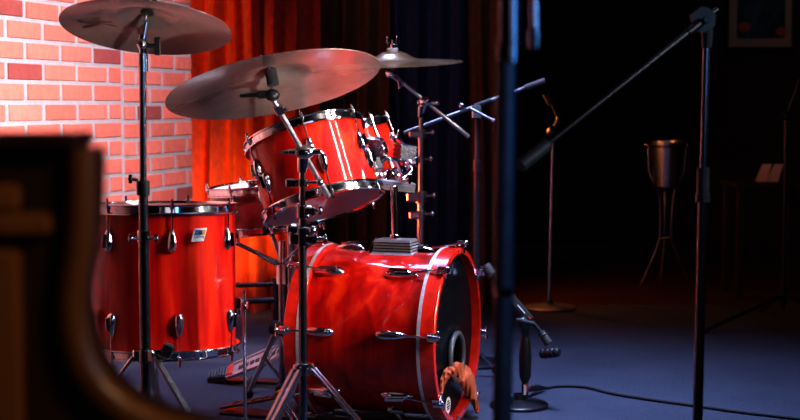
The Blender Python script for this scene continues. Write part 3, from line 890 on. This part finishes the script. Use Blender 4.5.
b = MB(); collar(b, (bx_, by_, zz(231)), .021, .02); b.box(Matrix.Translation((bx_-.024, by_-.004, zz(229))), .04, .024, .026, .006); b.ball((bx_+.03, by_-.01, zz(230)), .014); b.build('memory_lock', CHROME, root)
b = MB(); collar(b, (bx_, by_, zz(212)), .018, .036); b.box(Matrix.Translation((bx_+.02, by_-.006, zz(211))), .034, .024, .03, .006); wing(b, (bx_+.03, by_-.01, zz(210)), (1, -.3, 0), .022); b.build('height_clamp', CHROME, root)
b = MB(); collar(b, (bx_, by_, zz(183)), .016, .022); b.box(Matrix.Translation((bx_-.03, by_-.006, zz(183))), .032, .016, .026, .004); b.tube((bx_-.04, by_-.006, zz(183)), (bx_+.05, by_-.008, zz(182)), .005); b.ball((bx_+.05, by_-.008, zz(182)), .011); b.build('memory_lock', CHROME, root)
e0, e1 = P(272, 97, 3.98), P(333, 214, 4.2)
cl = e0.lerp(e1, .46)
cl = P(303, 152, 4.07)
b = MB(); e1 = cl+(cl-e0).normalized()*.165; b.tube(e0, e1, .0078, seg=20); b.tube(e1-(e1-e0).normalized()*.045, e1, .0092, seg=20); b.build('boom_arm', BRUSHED, root)
b = MB(); b.ball(cl, .022, M=Matrix.Translation(cl+V(.004, -.006, 0)), sx=1.35, sy=.9, sz=.95); b.tube(cl+V(-.04, -.008, .0), cl+V(.052, -.01, .002), .009, seg=14); b.tube(cl+V(-.064, -.008, -.002), cl+V(-.036, -.008, 0), .005, .008, 12); b.tube(V(bx_, by_, zz(172)), cl, .013, .017, 18); b.build('boom_clutch', CHROME, root)
tl = P(272, 95, 3.97)
b = MB(); b.ball(tl, .021, sx=1.0, sy=.8, sz=.8); b.tube(tl+V(-.018, 0, .003), P(240, 96, 3.97), .0075, .0055, 14); b.tube(tl+V(-.04, 0, .001), tl+V(-.004, 0, .002), .011, seg=14); b.build('tilter', BLACKM, root)
b = MB(); b.tube(tl, RC+RU*.055, .004, seg=10); cq = e0.lerp(cl, .22); dq = (cl-e0).normalized(); b.tube(cq-dq*.014, cq+dq*.014, .0135, seg=18); wing(b, cq+V(.008, -.008, 0), (1, -.4, .1), .014, .004, .007); b.build('tilter_rod', CHROME, root)
b = MB(); b.tube(RC-RU*.028, RC+RU*.016, .0165, seg=20); b.tube(RC+RU*.03, RC+RU*.044, .018, seg=20); b.build('felt_washer', FELT, root)
b = MB(); b.tube(RC+RU*.044, RC+RU*.058, .007); b.bar(RC+RU*.053-V(.02, 0, 0), RC+RU*.053+V(.02, 0, 0), .006, .014); b.build('wing_nut', CHROME, root)
tripod(root, bx_, by_, zz(368), .1, (V(P(402, 400, 4.05).x, 3.98, 0), V(P(240, 400, 3.9).x, 3.86, 0), V(P(262, 400, 4.2).x, 4.4, 0)), .026, .008, True)

# boom stand behind, small cymbal
qx, qy = P(421, 200, 5.42).x, 5.42
zz = lambda py: P(400, py, 5.42).z
root = thing('boom_cymbal_stand.001', 'red-lit boom cymbal stand behind the bass drum holding the small golden cymbal', 'cymbal stand', (qx, qy, 0))
b = MB(); b.tube((qx, qy, .05), (qx, qy, zz(195)), .015, seg=20); b.build('lower_tube', DIMMED, root)
b = MB(); b.tube((qx, qy, zz(195)), (qx, qy, zz(134)), .0115, seg=20); b.build('middle_tube', DIMMED, root)
b = MB(); b.tube((qx, qy, zz(134)), (qx, qy, zz(100)), .0085, seg=20); b.build('upper_tube', DIMMED, root)
for py, k in ((134, 1), (160, .8), (197, 1.2), (215, 1)):
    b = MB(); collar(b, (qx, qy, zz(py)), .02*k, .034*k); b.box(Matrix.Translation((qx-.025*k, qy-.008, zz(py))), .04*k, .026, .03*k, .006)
    wing(b, (qx+.014, qy-.01, zz(py-1)), (1, -.3, .1), .03*k, .005, .011); b.build('height_clamp', DIMMED, root)
a0, a1 = P(391, 73, 5.4), P(469, 137, 5.42)
b = MB(); b.tube(a0, a1, .0075, seg=18); b.tube(a1+(a0-a1).normalized()*.08, a1, .0088, seg=18); b.build('boom_arm', BRUSHED, root)
k0 = a0.lerp(a1, .44)
b = MB(); b.ball(k0+V(0, -.012, 0), .02, sx=1.2); b.tube(k0+V(-.03, -.014, -.004), k0+V(.044, -.014, -.004), .008); b.ball(k0+V(.046, -.014, -.004), .011); b.tube(k0+V(.0, -.004, .0), (qx, qy, zz(112)), .014, seg=16); b.build('boom_clutch', CHROME, root)
b = MB(); b.tube(k0+V(-.018, -.02, -.02), k0+V(-.022, -.02, -.06), .011, .008); b.build('clutch_handle', CHROME2, root)
b = MB(); b.ball(a0, .021); b.tube(a0.lerp(a1, .04), a0.lerp(a1, .17), .014, .011, 16); wing(b, a0.lerp(a1, .1)+V(0, -.008, -.008), (.2, -.6, -1), .02); b.build('tilter', CHROME, root)
b = MB(); b.tube(a0, SCc+SCu*.075, .004, seg=10); b.build('tilter_rod', CHROME, root)
b = MB(); b.tube(SCc+SCu*.028, SCc+SCu*.044, .021, seg=20); b.tube(SCc-SCu*.004, SCc+SCu*.02, .017); b.build('felt_washer', mat('pale_felt', (.4, .36, .36), .9, noise=.15), root)
b = MB(); b.tube(SCc+SCu*.044, SCc+SCu*.06, .008); b.bar(SCc+SCu*.06+V(-.018, 0, 0), SCc+SCu*.06+V(-.018, 0, .026), .007, .012); b.bar(SCc+SCu*.06+V(.014, 0, -.004), SCc+SCu*.06+V(.018, 0, .03), .006, .012); b.build('wing_nut', CHROME, root)
tripod(root, qx, qy, .3, .1, (V(qx+.3, qy+.02, 0), V(qx-.16, qy+.26, 0), V(qx-.12, qy-.0+.1, 0)), .024, .008, False)

# ------------------------------------------------------------------ microphone stands
def mic_stand_base(root, x, y, r, m):
    b = MB(); b.lathe(Matrix.Translation((x, y, 0)), [(0, 0), (r, 0), (r, .01), (r*.94, .015), (r*.35, .02), (.02, .026), (.018, .045), (0, .045)], 48); b.build('round_base', m, root)

# overhead boom behind
mx, my = P(477, 200, 5.7).x, 5.7
zz = lambda py: P(400, py, 5.7).z
root = thing('microphone_boom_stand', 'grey microphone boom stand behind the bass drum with its arm rising right', 'microphone stand', (mx, my, 0))
b = MB(); b.tube((mx, my, .03), (mx, my, zz(165)), .0135, seg=20); b.build('lower_tube', GREYM, root)
b = MB(); b.tube((mx, my, zz(165)), (mx, my, zz(112)), .011, seg=20); collar(b, (mx, my, zz(166)), .017, .05); b.build('upper_tube', GREYM, root)
b = MB(); pc = P(477, 112, 5.69); b.box(Matrix.Translation(pc), .042, .03, .06, .008); b.ball(P(462, 106, 5.69), .014); b.tube(P(470, 108, 5.68), P(494, 121, 5.66), .006); b.ball(P(494, 121, 5.66), .01); b.build('boom_clutch', CHROME2, root)
m0, m1 = P(404, 133, 5.68), P(545, 80.5, 5.7)
b = MB(); b.tube(m0, m1, .0075, seg=16); b.build('boom_arm', DIMMED, root)
b = MB(); b.tube(m0.lerp(m1, .5), m0.lerp(m1, .62), .011, seg=18); b.build('arm_sleeve', GREYM, root)
b = MB(); b.tube(m0.lerp(m1, .86), m1, .0125, seg=18); b.build('counterweight', mat('grey_sleeve', (.13, .13, .135), .5, .3, noise=.1), root)
mic_stand_base(root, mx, my, .12, BLACKM)

# far stand with round base
fx_, fy_ = P(549, 300, 7.25).x, 7.25
zz = lambda py: P(400, py, 7.25).z
root = thing('microphone_stand', 'thin microphone stand with round base at the far edge of the carpet', 'microphone stand', (fx_, fy_, 0))
mic_stand_base(root, fx_, fy_, .135, mat('worn_grey_base', (.16, .15, .16), .5, .5, noise=.2))
b = MB(); b.tube((fx_, fy_, .04), P(553, 134, 7.25), .0095, seg=16); b.build('pole', BRUSHED, root)
b = MB(); b.ball(P(553, 133, 7.24), .03, sz=1.2); b.tube(P(553, 132, 7.24), P(559, 119, 7.24), .012); b.ball(P(560, 119, 7.24), .02); b.build('clutch', BLACKM, root)
b = MB(); b.tube(P(558, 119, 7.25), P(549, 95, 7.25), .008); b.tube(P(552, 104, 7.25), P(547, 93, 7.25), .02, .024); b.build('microphone_clip', BLACKP, root)

# mid-ground boom stand on the right
rx, ry = P(702, 250, 3.3).x, 3.3
zz = lambda py: P(400, py, 3.3).z
root = thing('microphone_boom_stand.001', 'tall dark microphone boom stand at right, arm slanting down to the left', 'microphone stand', (rx, ry, 0))
b = MB(); b.tube((rx-.006, ry, .03), (rx, ry, zz(196)), .0115, seg=24); b.build('lower_tube', STEEL, root)
b = MB(); b.tube((rx, ry, zz(196)), (rx+.004, ry, zz(40)), .0092, seg=24); b.build('upper_tube', STEEL, root)
b = MB(); collar(b, (rx, ry, zz(184)), .0148, .075); collar(b, (rx, ry, zz(198)), .017, .02); b.build('height_clamp', GREYM, root)
tp = P(703.5, 20, 3.3)
b = MB(); b.tube((rx+.004, ry, zz(48)), (rx+.004, ry, zz(30)), .0115, .014, 18)
poly = [(-.021, -.024), (.012, -.03), (.024, -.012), (.025, .012), (.01, .026), (-.006, .03), (-.03, .012)]
b.prism(Matrix.Translation(tp) @ Matrix.Rotation(PI/2, 4, 'X'), poly, -.013, .013); b.build('boom_clutch', GREYM, root)
b = MB(); b.tube(tp+V(.004, -.016, 0), tp+V(.004, -.024, 0), .009, seg=8); b.build('clutch_bolt', BLACKM, root)
f0, f1 = P(712, 2, 3.28), P(520, 166, 3.0)
f0 = tp+(tp-f1).normalized()*.05
b = MB(); b.tube(f0, f1, .0062, seg=16); dd = (f1-tp).normalized(); b.tube(tp+dd*.012, tp+dd*.06, .0125, .009, 16); b.build('boom_arm', BLACKM, root)
b = MB(); b.tube(f1-dd*.085, f1, .0145, seg=20); b.build('counterweight', mat('grey_weight', (.1, .095, .1), .5, .3, noise=.15), root)
mic_stand_base(root, rx-.006, ry, .13, BLACKM)

# foreground blurred stand
lx, ly = P(506, 200, 2.0).x, 2.0
zz = lambda py: P(400, py, 2.0).z
root = thing('microphone_stand.001', 'out-of-focus black microphone stand in the foreground crossing the whole picture height', 'microphone stand', (lx, ly, 0))
DARKTUBE = mat('black_tube', (.1, .12, .16), .45, .35, noise=.2)
b = MB(); b.tube((lx-.008, ly, .03), (lx, ly, zz(60)), .0138, seg=24); b.build('lower_tube', DARKTUBE, root)
b = MB(); b.tube((lx, ly, zz(60)), (lx+.008, ly, zz(-160)), .0095, seg=24); b.build('upper_tube', STEEL, root)
b = MB(); b.tube((lx+.004, ly, zz(64)), (lx+.004, ly, zz(-6)), .0145, seg=24); collar(b, (lx+.003, ly, zz(52)), .017, .022); b.build('height_clutch', STEEL, root)
b = MB(); b.bar((lx+.004, ly, zz(-18)), (lx+.046, ly, zz(-18)), .016, .014); b.tube((lx+.037, ly, zz(-20)), (lx+.038, ly, zz(30)), .0065, seg=14); b.tube((lx+.038, ly, zz(30)), (lx+.038, ly, zz(49)), .0095, .008, 14); b.build('hanging_handle', CHROME2, root)
b = MB(); collar(b, (lx-.003, ly-.002, zz(292)), .0135, .012); b.build('glint_ring', CHROME, root)  # bright ring added to imitate a small highlight on the pole
mic_stand_base(root, lx-.008, ly, .13, BLACKM)

# kick drum microphone on a short stand
kx, ky = P(525, 380, 4.9).x, 4.9
zz = lambda py: P(400, py, 4.9).z
root = thing('kick_microphone_stand', 'short black microphone stand with round base in front of the bass drum', 'microphone stand', (kx, ky, 0))
mic_stand_base(root, kx-.02, ky, .1, BLACKM)
b = MB(); b.tube((kx, ky, .03), (kx, ky, zz(320)), .0115, seg=18); b.build('pole', BLACKM, root)
b = MB(); b.path([(kx, ky, zz(381)), (kx, ky, zz(376)), (kx, ky, zz(356)), (kx, ky, zz(342)), (kx, ky, zz(336))], [.014, .02, .022, .017, .013], 18); b.build('grip', BLACKP, root)
b = MB(); b.box(Matrix.Translation((kx-.001, ky-.012, zz(389))), .009, .004, .035); b.build('pole_label', WHITE, root, label='white printed strip on the pole')
b = MB(); b.box(Matrix.Translation((kx+.006, ky-.0115, zz(387))), .007, .004, .028); b.build('red_mark', REDP, root)
c0, c1 = P(487, 268, 4.97), P(545, 337, 4.88)
b = MB(); b.tube(c0, c1, .007, seg=14); b.build('boom_arm', BLACKM, root)
b = MB(); cd = (c1-c0).normalized(); b.tube(c0-cd*.01, c0+cd*.035, .018, seg=18)
for k in range(4): b.tube(c0+cd*(.0+.009*k), c0+cd*(.004+.009*k), .0195, seg=18)
b.build('counterweight', mat('grey_grille', (.07, .066, .066), .5, .4, noise=.15), root)
g0, g1 = P(509, 296, 4.92), P(531, 322, 4.89)
b = MB(); b.bar(g0, g1, .03, .03, bev=.006); bs = b.build('boom_sleeve', BLACKP, root)
gc = g0.lerp(g1, .5)+V(.004, -.018, 0); b = MB(); b.bar(gc-cd*.022, gc+cd*.018, .008, .004, V(0, 1, 0)); b.build('white_print', WHITE, bs)
gc = g0.lerp(g1, .82)+V(.006, -.017, 0); b = MB(); b.bar(gc-cd*.007, gc+cd*.007, .012, .004, V(0, 1, 0)); b.build('red_print', REDP, bs)
b = MB(); b.ball(P(523, 323, 4.88), .022, sy=.8); b.tube(P(516, 320, 4.87), P(534, 324, 4.87), .009); b.tube(P(523, 323, 4.89), V(kx, ky, zz(334)), .014); b.build('clutch', BLACKM, root)
b = MB(); q0, q1 = P(541, 332, 4.885), P(549, 344, 4.87); b.tube(q0, q1, .013, .016, 14); b.torus(frame(q0.lerp(q1, .3), q1-q0), .014, .003, 20, 8); b.build('microphone_clip', GREYM, root)
mroot = thing('kick_microphone', 'small black microphone hanging at the arm end of the short stand', 'microphone', P(549, 357, 4.86))
mm0, mm1 = P(541, 354, 4.88), P(559, 352, 4.83)
b = MB(); d = (mm1-mm0).normalized(); b.path([mm0-d*.002, mm0+d*.004, mm0.lerp(mm1, .5), mm1-d*.004, mm1+d*.002], [.01, .0155, .017, .0155, .01], 18); b.build('body', BLACKP, mroot)
b = MB()
for k in range(3): b.torus(frame(mm0.lerp(mm1, .25+.25*k), d), .0165, .0015, 24, 6)
b.build('body_rings', GREYM, mroot)
# cable
pts = [G(512, 400, .006), G(524, 392, .03), G(536, 386, .022), G(546, 388, .006), G(560, 386, .006), G(585, 387, .006), G(610, 393, .006), G(640, 398, .006), G(690, 405, .006), G(740, 412, .006), G(800, 419, .006), G(860, 428, .006)]
def smooth(pts, n=6):
    out = []
    for i in range(len(pts)-1):
        p0, p1, p2, p3 = pts[max(i-1, 0)], pts[i], pts[i+1], pts[min(i+2, len(pts)-1)]
        for k in range(n):
            t = k/n
            out.append(.5*((2*p1)+(p2-p0)*t+(2*p0-5*p1+4*p2-p3)*t*t+(3*p1-p0-3*p2+p3)*t**3))
    return out+[pts[-1]]
root = thing('microphone_cable', 'black cable running across the blue carpet from the short microphone stand', 'cable', G(600, 392, 0))
b = MB(); b.path(smooth(pts), .0052, 8); b.build('cord', RUBBER, root)
b = MB(); b.tube(G(528, 389, .03), G(544, 388, .012), .011, .008); b.build('plug', BLACKM, root)

# ------------------------------------------------------------------ far right things
# wine bucket
BD = 8.3
zz = lambda py: P(400, py, BD).z
bx0 = P(666, 200, BD).x
root = thing('bucket_stand', 'thin wire stand with splayed legs carrying the steel wine bucket', 'bucket stand', (bx0, BD, -.012))
b = MB(); Mx = Matrix.Translation((bx0, BD, zz(146))); b.torus(Mx, .106, .005, 40, 8); b.build('ring', CHROME2, root)
for a, ph in ((-1, 183), (1, -3), (0, 90)):
    th = math.radians(ph); dx, dy = math.cos(th), math.sin(th)
    p = [(.108, zz(146)), (.104, zz(165)), (.095, zz(175)), (.05, zz(190)), (.036, zz(205)), (.034, zz(236)), (.06, zz(252)), (.14, -.006)]
    b = MB(); b.path(smooth([V(bx0+dx*r, BD+dy*r, z) for r, z in p], 4), .0048, 8); b.build('leg', CHROME2, root)
b = MB(); b.torus(Matrix.Translation((bx0, BD, zz(238))), .034, .004, 24, 8); b.build('lower_ring', CHROME2, root)
root = thing('wine_bucket', 'steel wine bucket with orange reflection held in the wire stand', 'bucket', (bx0, BD, zz(187)))
b = MB(); z0, z1 = zz(187), zz(141)
b.lathe(Matrix.Translation((bx0, BD, 0)), [(0, z0), (.068, z0), (.074, z0+.006), (.094, z1-.01), (.1, z1-.008), (.1, z1), (.092, z1), (.07, z0+.012), (0, z0+.012)], 56); b.build('body', BRUSHED, root)
for s in (-1, 1):
    b = MB(); b.tube((bx0+s*.092, BD-.01, z1-.022), (bx0+s*.118, BD-.01, z1-.022), .005); b.ball((bx0+s*.12, BD-.01, z1-.022), .014); b.build('knob_handle', CHROME2, root)

# stand at right edge
ex, ey = P(785, 200, 6.8).x, 6.8
zz = lambda py: P(400, py, 6.8).z
root = thing('microphone_stand.002', 'thin black tripod microphone stand at the far right edge', 'microphone stand', (ex, ey, 0))
b = MB(); b.tube((ex, ey, .06), (ex, ey, zz(117)), .01, seg=14); b.build('pole', BLACKM, root)
b = MB(); b.ball((ex, ey, zz(116)), .024); b.tube((ex, ey, zz(116)), P(800, 80, 6.75), .0075, seg=12); b.tube((ex-.04, ey-.01, zz(117)), (ex+.03, ey-.01, zz(117)), .008); b.build('boom_clutch', BLACKM, root)
for f in (G(706, 333), V(ex+.32, 6.7, 0), V(ex-.02, 7.12, 0)):
    b = MB(); b.tube((ex, ey, .13), f+V(0, 0, .012), .009, seg=12); lg = b.build('leg', BLACKM, root)
    b = MB(); b.ball(f+V(0, 0, .014), .014); b.build('rubber_foot', RUBBER, lg)
b = MB(); b.tube((ex, ey, .09), (ex, ey, .17), .02, seg=16); b.build('leg_hub', BLACKP, root)

# small table with folded cards
TD = 7.9
zt = P(400, 181, TD).z
tx0, tx1 = P(728, 180, TD).x, P(804, 180, TD).x
root = thing('side_table', 'dark wooden side table in the shadows at right', 'table', ((tx0+tx1)/2, TD, -.012))
b = MB(); b.box(Matrix.Translation(((tx0+tx1)/2, TD, zt-.014)), tx1-tx0, .4, .028, .006); b.build('table_top', TABLEW, root)
for sx_ in (tx0+.03, tx1-.03):
    for sy_ in (TD-.16, TD+.16):
        b = MB(); b.box(Matrix.Translation((sx_, sy_, (zt-.04)/2)), .035, .035, zt-.016, .004); b.build('leg', TABLEW, root)
CARD = mat('cream_card', (.75, .62, .5), .7, noise=.06)
for i, (px, lb) in enumerate(((760, 'left of two cream folded cards standing on the dark side table'), (771.5, 'right of two cream folded cards standing on the dark side table'))):
    c = P(px, 180, TD-.05); c.z = zt
    b = MB(); 
    lean = .035
    b.loft([[c+V(-.022, -.03, 0), c+V(.028, -.03, 0), c+V(.028+lean, .0, .095), c+V(-.022+lean, .0, .095)], [c+V(-.022, -.027, 0), c+V(.028, -.027, 0), c+V(.028+lean, .003, .095), c+V(-.022+lean, .003, .095)]])
    b.loft([[c+V(-.022, .03, 0), c+V(.028, .03, 0), c+V(.028+lean, .0, .095), c+V(-.022+lean, .0, .095)], [c+V(-.022, .033, 0), c+V(.028, .033, 0), c+V(.028+lean, .003, .095), c+V(-.022+lean, .003, .095)]])
    o = b.build('folded_card', CARD); tag(o, lb, 'card', 'folded cards on the side table')

# framed picture
pd = YB-.03
pl, pr_, pb = P(729, 0, pd).x, P(792, 0, pd).x, P(400, 47, pd).z
ph_ = .56
root = thing('framed_picture', 'framed blue abstract picture with cream mat on the dark back wall', 'picture', ((pl+pr_)/2, pd, pb))
cxm, czm = (pl+pr_)/2, pb+ph_/2; w_ = pr_-pl
b = MB()
fw = .014
for (x0, x1, z0, z1) in ((pl-fw, pl, pb-fw, pb+ph_+fw), (pr_, pr_+fw, pb-fw, pb+ph_+fw), (pl, pr_, pb-fw, pb), (pl, pr_, pb+ph_, pb+ph_+fw)):
    b.box(Matrix.Translation(((x0+x1)/2, pd, (z0+z1)/2)), x1-x0, .03, z1-z0, .003)
b.build('frame', TABLEW, root)
b = MB(); b.box(Matrix.Translation((cxm, pd+.004, czm)), w_, .012, ph_); b.build('mat_board', mat('cream_mat', (.5, .42, .36), .8, noise=.05), root)
def art_mat():
    m, nt, bs = new_mat('abstract_print')
    tc = nt.nodes.new('ShaderNodeTexCoord'); n = nt.nodes.new('ShaderNodeTexNoise'); n.inputs['Scale'].default_value = 9; n.inputs['Detail'].default_value = 2
    r = nt.nodes.new('ShaderNodeValToRGB'); e = r.color_ramp.elements
    e[0].position = .35; e[0].color = (.01, .03, .06, 1); e[1].position = .7; e[1].color = (.05, .16, .28, 1)
    q = e.new(.52); q.color = (.01, .06, .09, 1)
    nt.links.new(tc.outputs['Object'], n.inputs['Vector']); nt.links.new(n.outputs['Fac'], r.inputs['Fac']); nt.links.new(r.outputs['Color'], bs.inputs['Base Color'])
    return m
b = MB(); b.box(Matrix.Translation((cxm+.005, pd-.004, czm+.02)), w_-.1, .008, ph_-.08); pt = b.build('print', art_mat(), root)
om = mat('orange_paint', (.6, .1, .02), .7, noise=.2)
for (ax_, az_, s) in ((pl+.1, pb+.13, .04), (pr_-.07, pb+.1, .035)):
    b = MB(); b.ball((0, 0, 0), s, M=Matrix.Translation((ax_, pd-.008, az_)) @ Matrix.Diagonal((1, .06, .8, 1)))
    b.build('orange_spot', om, pt)

# black rail frame before the curtain
ra, rb = P(205, 284, 6.4), P(275, 284, 6.4)
root = thing('rail_frame', 'low black two-bar rail frame standing before the orange-red curtain', 'rail', ((ra.x+rb.x)/2, 6.4, 0))
for py in (284, 300):
    b = MB(); z = P(400, py, 6.4).z
    b.path([V(ra.x-.02, 6.44, z), V(ra.x+.1, 6.41, z-.004), V((ra.x+rb.x)/2, 6.4, z-.006), V(rb.x-.02, 6.405, z-.002), V(rb.x, 6.41, z)], .011 if py < 290 else .014, 12); b.build('rail', BLACKM, root)
for x in (ra.x, rb.x):
    b = MB(); b.tube((x, 6.43 if x == ra.x else 6.41, 0), (x, 6.43 if x == ra.x else 6.41, P(400, 278, 6.4).z), .014); b.build('post', BLACKM, root)

# ------------------------------------------------------------------ piano at left front
PD = 1.35
def pw(px, py, d=PD):
    q = P(px-3, py, d); return (q.x, q.z)
root = thing('upright_piano', 'out-of-focus dark brown wooden piano end with curved arm in the left foreground', 'piano', (P(40, 300, PD).x, PD, 0))
edge = [(98, 148), (98, 190), (97, 225), (95, 250), (91, 272), (88, 292), (88, 315), (92, 340), (100, 362), (114, 382), (136, 400), (165, 414), (200, 424), (235, 436), (250, 452), (250, 480), (235, 505), (200, 520), (160, 530)]
foot = [(150, 560), (140, 700), (138, 900), (140, 1185)]
prof = edge+foot
MXZ = Matrix(((1, 0, 0, 0), (0, 0, 1, 0), (0, 1, 0, 0), (0, 0, 0, 1)))   # x,z profile -> world, extrude along y
pts_ = [pw(*p) for p in prof]; 
low = [(P(140, 400, PD).x, 0.0), (P(-230, 400, PD).x, 0.0), pw(-230, 148)]
pts_ = pts_[:-1]+low
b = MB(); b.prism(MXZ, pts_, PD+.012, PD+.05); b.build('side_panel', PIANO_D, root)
# moulding band following the profile
inn = [(64, 148), (64, 190), (63, 225), (61, 250), (57, 275), (54, 300), (54, 325), (58, 355), (66, 382), (82, 406), (108, 428), (145, 446), (190, 458), (222, 462), (228, 466), (226, 474), (214, 486), (190, 496), (156, 504)]
b = MB(); e_ = edge
R = []
for o, i_ in zip(e_, inn):
    (xo, zo), (xi, zi) = pw(*o), pw(*i_)
    R.append([V(xo, PD+.02, zo), V(xo-.001, PD-.004, zo), V(xo*.75+xi*.25, PD-.01, zo*.75+zi*.25), V(xo*.25+xi*.75, PD-.006, zo*.25+zi*.75), V(xi, PD+.02, zi)])
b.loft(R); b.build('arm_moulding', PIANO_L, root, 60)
def ledge(x0, x1, y0, y1, dep, m, nm):
    (a, zt_), (c, zb_) = pw(x0, y0), pw(x1, y1)
    b = MB(); b.box(Matrix.Translation(((a+c)/2, PD+.012-dep/2, (zt_+zb_)/2)), abs(c-a), dep, abs(zt_-zb_), .004); b.build(nm, m, root)
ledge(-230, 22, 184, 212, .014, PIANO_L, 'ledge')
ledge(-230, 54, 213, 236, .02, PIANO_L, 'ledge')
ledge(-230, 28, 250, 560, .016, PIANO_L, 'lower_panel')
(a, zt_), (c, zb_) = pw(-230, 147), pw(98, 1185)
b = MB(); b.box(Matrix.Translation(((a+c)/2-.01, PD-.0+.03, zt_+.006)), c-a+.02, .09, .014, .004); b.build('lid', PIANO_D, root)

# ------------------------------------------------------------------ lights
def aim(o, t): o.rotation_euler = (Vector(t)-o.location).to_track_quat('-Z', 'Y').to_euler()
def spot(name, loc, tgt, e, col, ang, blend=.5, r=.06):
    l = bpy.data.lights.new(name, 'SPOT'); l.energy = e; l.color = col; l.spot_size = math.radians(ang); l.spot_blend = blend; l.shadow_soft_size = r
    o = bpy.data.objects.new(name, l); COL.objects.link(o); o.location = loc; aim(o, tgt); return o
def area(name, loc, tgt, e, col, sx, sy, spread=180):
    l = bpy.data.lights.new(name, 'AREA'); l.energy = e; l.color = col; l.shape = 'RECTANGLE'; l.size = sx; l.size_y = sy; l.spread = math.radians(spread)
    o = bpy.data.objects.new(name, l); COL.objects.link(o); o.location = loc; aim(o, tgt); return o
spot('key_spot', (1.15, 2.9, 3.45), (-.52, 4.76, 1.02), 235, (1, .8, .74), 31, .85, .04)
area('streak_strip', (1.35, 3.5, 1.75), (-.45, 4.4, .95), 13, (1, .86, .8), .022, 1.7, 60)  # added tall strip, shaped to draw a long streak on the toms
area('streak_strip_thin', (1.5, 3.95, 1.75), (-.45, 4.4, .95), 5, (1, .9, .88), .014, 1.7, 60)  # second added strip, doubles the streak
spot('floor_tom_fill', (1.6, 3.3, 1.9), (-.52, 4.2, .5), 62, (1, .82, .74), 12, .8, .1)  # added fill for the right half of the floor tom
area('backdrop_wash', (.1, 6.3, 3.4), (.05, 7.3, 1.4), .6, (.9, .9, 1), 1.0, .3, 90)
spot('cymbal_fill', (1.7, 3.7, 2.5), (.06, 5.4, 1.12), 60, (1, .93, .88), 13, .7, .03)  # added fill to bring out the small cymbal and its boom arm
spot('side_spot', (3.2, 5.6, 2.3), (-.3, 4.5, .3), 80, (.8, .86, 1), 24, .6, .06)
spot('wall_wash', (.7, 3.4, 3.2), (-1.3, 5.4, 1.12), 640, (1, .8, .82), 42, .4, .1)
spot('red_spot', (-1.1, 5.45, .58), (.1, 5.45, .78), 130, (1, .06, .02), 24, .7, .03)
spot('curtain_spot', (-1.0, 6.5, 3.1), (-1.02, 7.2, .7), 230, (1, .26, .06), 32, .9, .05)
spot('curtain_floor_light', (-.78, 6.55, .05), (-.9, 7.2, .45), 60, (1, .42, .06), 62, .9, .04)
area('blue_wash', (.6, 4.6, 3.3), (.6, 4.75, 0), 30, (.42, .55, 1), .8, .8, 60)
area('blue_back', (-.45, 6.2, 3.3), (-.5, 5.3, 0), 11, (.42, .55, 1), .6, .5, 60)
area('front_fill', (.9, -.6, 1.7), (-.3, 4.6, .6), 3, (.95, .85, .95), 1.2, .8)
spot('ride_fill', (1.1, 2.3, .3), (-.08, 3.98, 1.18), 300, (1, .9, .86), 17, .5, .06)  # added low fill that brightens the ride's underside
spot('crash_fill', (.3, 2.2, .3), (-.6, 3.75, 1.18), 90, (1, .85, .8), 13, .6, .06)  # added low fill, same job for the left crash
area('blue_kicker', (.95, 1.3, 1.25), (.15, 2.0, 1.15), 2.5, (.1, .4, 1), .15, .35)
spot('far_warm', (.5, 7.62, 1.0), (1.1, 7.5, .6), 17, (1, .3, .07), 150, .8, .05)
spot('picture_fill', (2.3, 8.3, 2.9), (2.4, 9.6, 1.5), 3.5, (1, .75, .6), 50, .9, .1)  # added weak fill to lift the picture, no fixture there
area('stand_rim', (2.4, 2.6, 1.9), (.69, 3.3, .9), 1.4, (.8, .85, 1), .3, .5, 50)
spot('piano_warm', (1.0, .3, 1.9), (-.25, 1.35, .85), 48, (1, .6, .3), 40, .8, .1)

w = bpy.data.worlds.new('world'); scene.world = w; w.use_nodes = True
bg = w.node_tree.nodes['Background']; bg.inputs[0].default_value = (.1, .11, .16, 1); bg.inputs[1].default_value = .02

# ------------------------------------------------------------------ camera
cam = bpy.data.cameras.new('camera'); co = bpy.data.objects.new('camera', cam); COL.objects.link(co)
cam.sensor_width = 36; cam.lens = 36*F/800
co.location = (0, 0, CAMZ); co.rotation_euler = (PI/2-PITCH, 0, 0)
cam.dof.use_dof = True; cam.dof.focus_distance = 4.4; cam.dof.aperture_fstop = 3.5
cam.clip_start = .05; cam.clip_end = 60
scene.camera = co
scene.view_settings.view_transform = 'Standard'
scene.view_settings.look = 'Medium High Contrast'
scene.view_settings.exposure = 0
